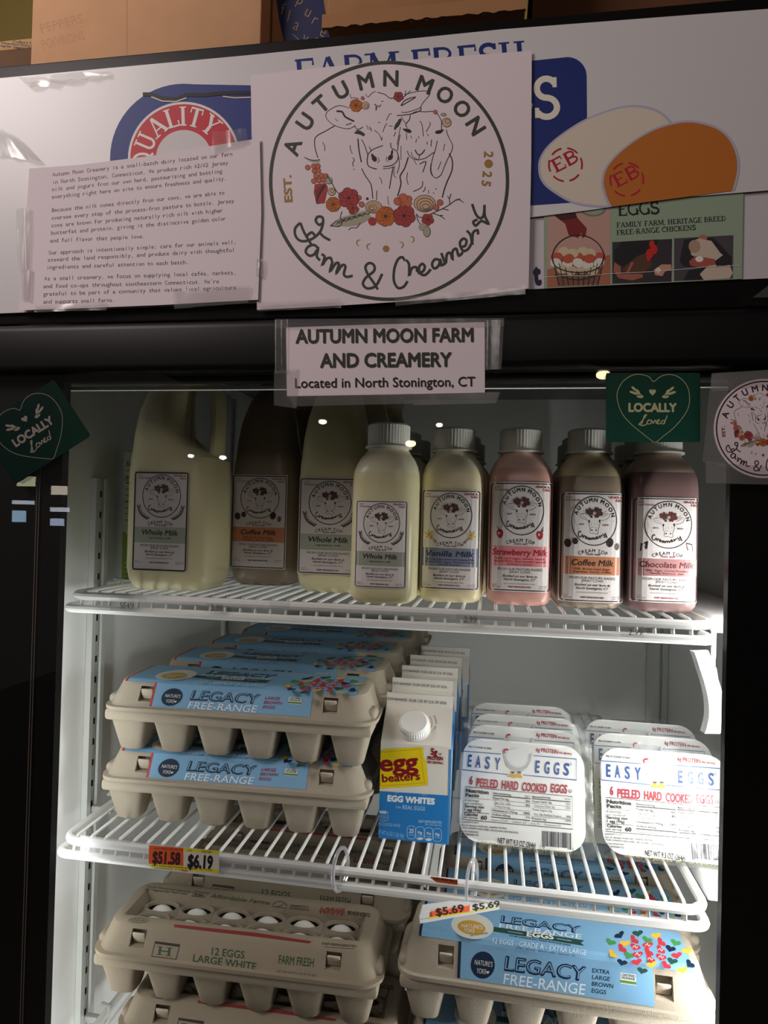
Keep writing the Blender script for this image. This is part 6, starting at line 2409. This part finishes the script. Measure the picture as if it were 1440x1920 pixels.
# small clear price stickers on the upper shelf edge
for st, q, lb in (('5.49', [(207, 1122), (254, 1122), (254, 1146), (207, 1144)], 'small clear 5.49 price sticker at the left end of the upper shelf'),
                  ('3.99', [(382, 1134), (390, 1131), (420, 1132), (420, 1150), (384, 1148)], 'small clear 3.99 price sticker under the coffee milk jug'),
                  ('2.99', [(855, 1150), (896, 1151), (896, 1172), (855, 1170)], 'small clear 2.99 price sticker under the vanilla bottle'),
                  ('2.99', [(1163, 1171), (1207, 1174), (1207, 1196), (1163, 1193)], 'small clear 2.99 price sticker under the chocolate bottle'),
                  ('', [(505, 1126), (545, 1128), (542, 1140), (507, 1138)], 'small blank crinkled clear sticker on the upper shelf edge')):
    a = Art()
    a.poly(q, CLEAR, 0)
    if st:
        x0, y0, x1, y1 = q[0][0], q[0][1], q[-2][0], q[-2][1]
        a.text(st, (x0 + (x1 - x0) * .36, y1 - 5.5), (x1 - 3, y1 - 4.5), 11, (110, 100, 98), 1, .0)
    o = printed('price_sticker', [(a, wall_plane(YF2 - .0005))])
    tag(o, lb, 'price tag', 'clear price stickers on the upper shelf')

# ------------------------------------------------------------------ spare white label holder hooked under the right end of the upper shelf
t = thing('label_holder', 'curved white plastic label holder hooked on the right end of the upper shelf', 'label holder', tuple(at(1338, 1165, .615)))
T = frame_of(t)


def zH(p):
    return [(1240 + x / 6.856, 1140 + y / 6.856) for x, y in p]


WPL = mat((236, 236, 236), .35, .4, name='white_plastic')
hp = on_plane(Vector((0, .085, ZC)), Vector((0, -1, 0)), T)
bm = BM()
L_ = zH([(425, 570), (455, 760), (490, 950), (515, 1130), (535, 1300), (550, 1450), (558, 1615)])
R_ = zH([(605, 548), (640, 760), (680, 960), (705, 1130), (725, 1300), (745, 1450), (752, 1618)])
n_l, n_r = smooth_line(L_, 3), smooth_line(R_, 3)
rows = []
N = len(n_l)
for i in range(N):
    v_ = i / (N - 1)
    dep = -.020 * math.sin(PI * v_)
    l, r = hp(*n_l[i], 0), hp(*n_r[i], 0)
    rows.append([l + Vector((0, dep, 0)), r + Vector((0, dep, 0)), r + Vector((0, dep + .004, 0)), l + Vector((-.0012, dep + .010, 0))])
loft(bm, rows)
obj('strip', bm, WPL, t)
bm = BM()
hk = [hp(x, y, 0) + Vector((0, .004, 0)) for x, y in zH([(505, 165), (600, 170), (672, 205), (692, 260), (690, 480), (688, 620), (680, 720), (705, 1000), (735, 1200)])]
tube(bm, smooth_line([tuple(p) for p in hk], 3), .0022, 8)
obj('hook', bm, WPL, t)
bm = BM()
ll = [hp(x, y, 0) + Vector((0, .006, 0)) for x, y in zH([(715, 780), (738, 790), (790, 1120), (822, 1400), (818, 1480), (775, 1490), (745, 1250), (715, 1000)])]
loft(bm, [ll, [p + Vector((0, .002, 0)) for p in ll]])
sb = obj('bar', bm, WPL, t, smooth=False)
for q in ([(706, 1068), (722, 1065), (738, 1185), (722, 1190)], [(728, 1250), (744, 1245), (760, 1355), (744, 1362)], [(745, 1395), (758, 1392), (768, 1462), (752, 1466)]):
    bm = BM()
    ll = [hp(x, y, 0) + Vector((0, .0056, 0)) for x, y in zH(q)]
    loft(bm, [ll, [p + Vector((0, .0003, 0)) for p in ll]])
    obj('slot', bm, mat((120, 120, 120), .6), sb, smooth=False)
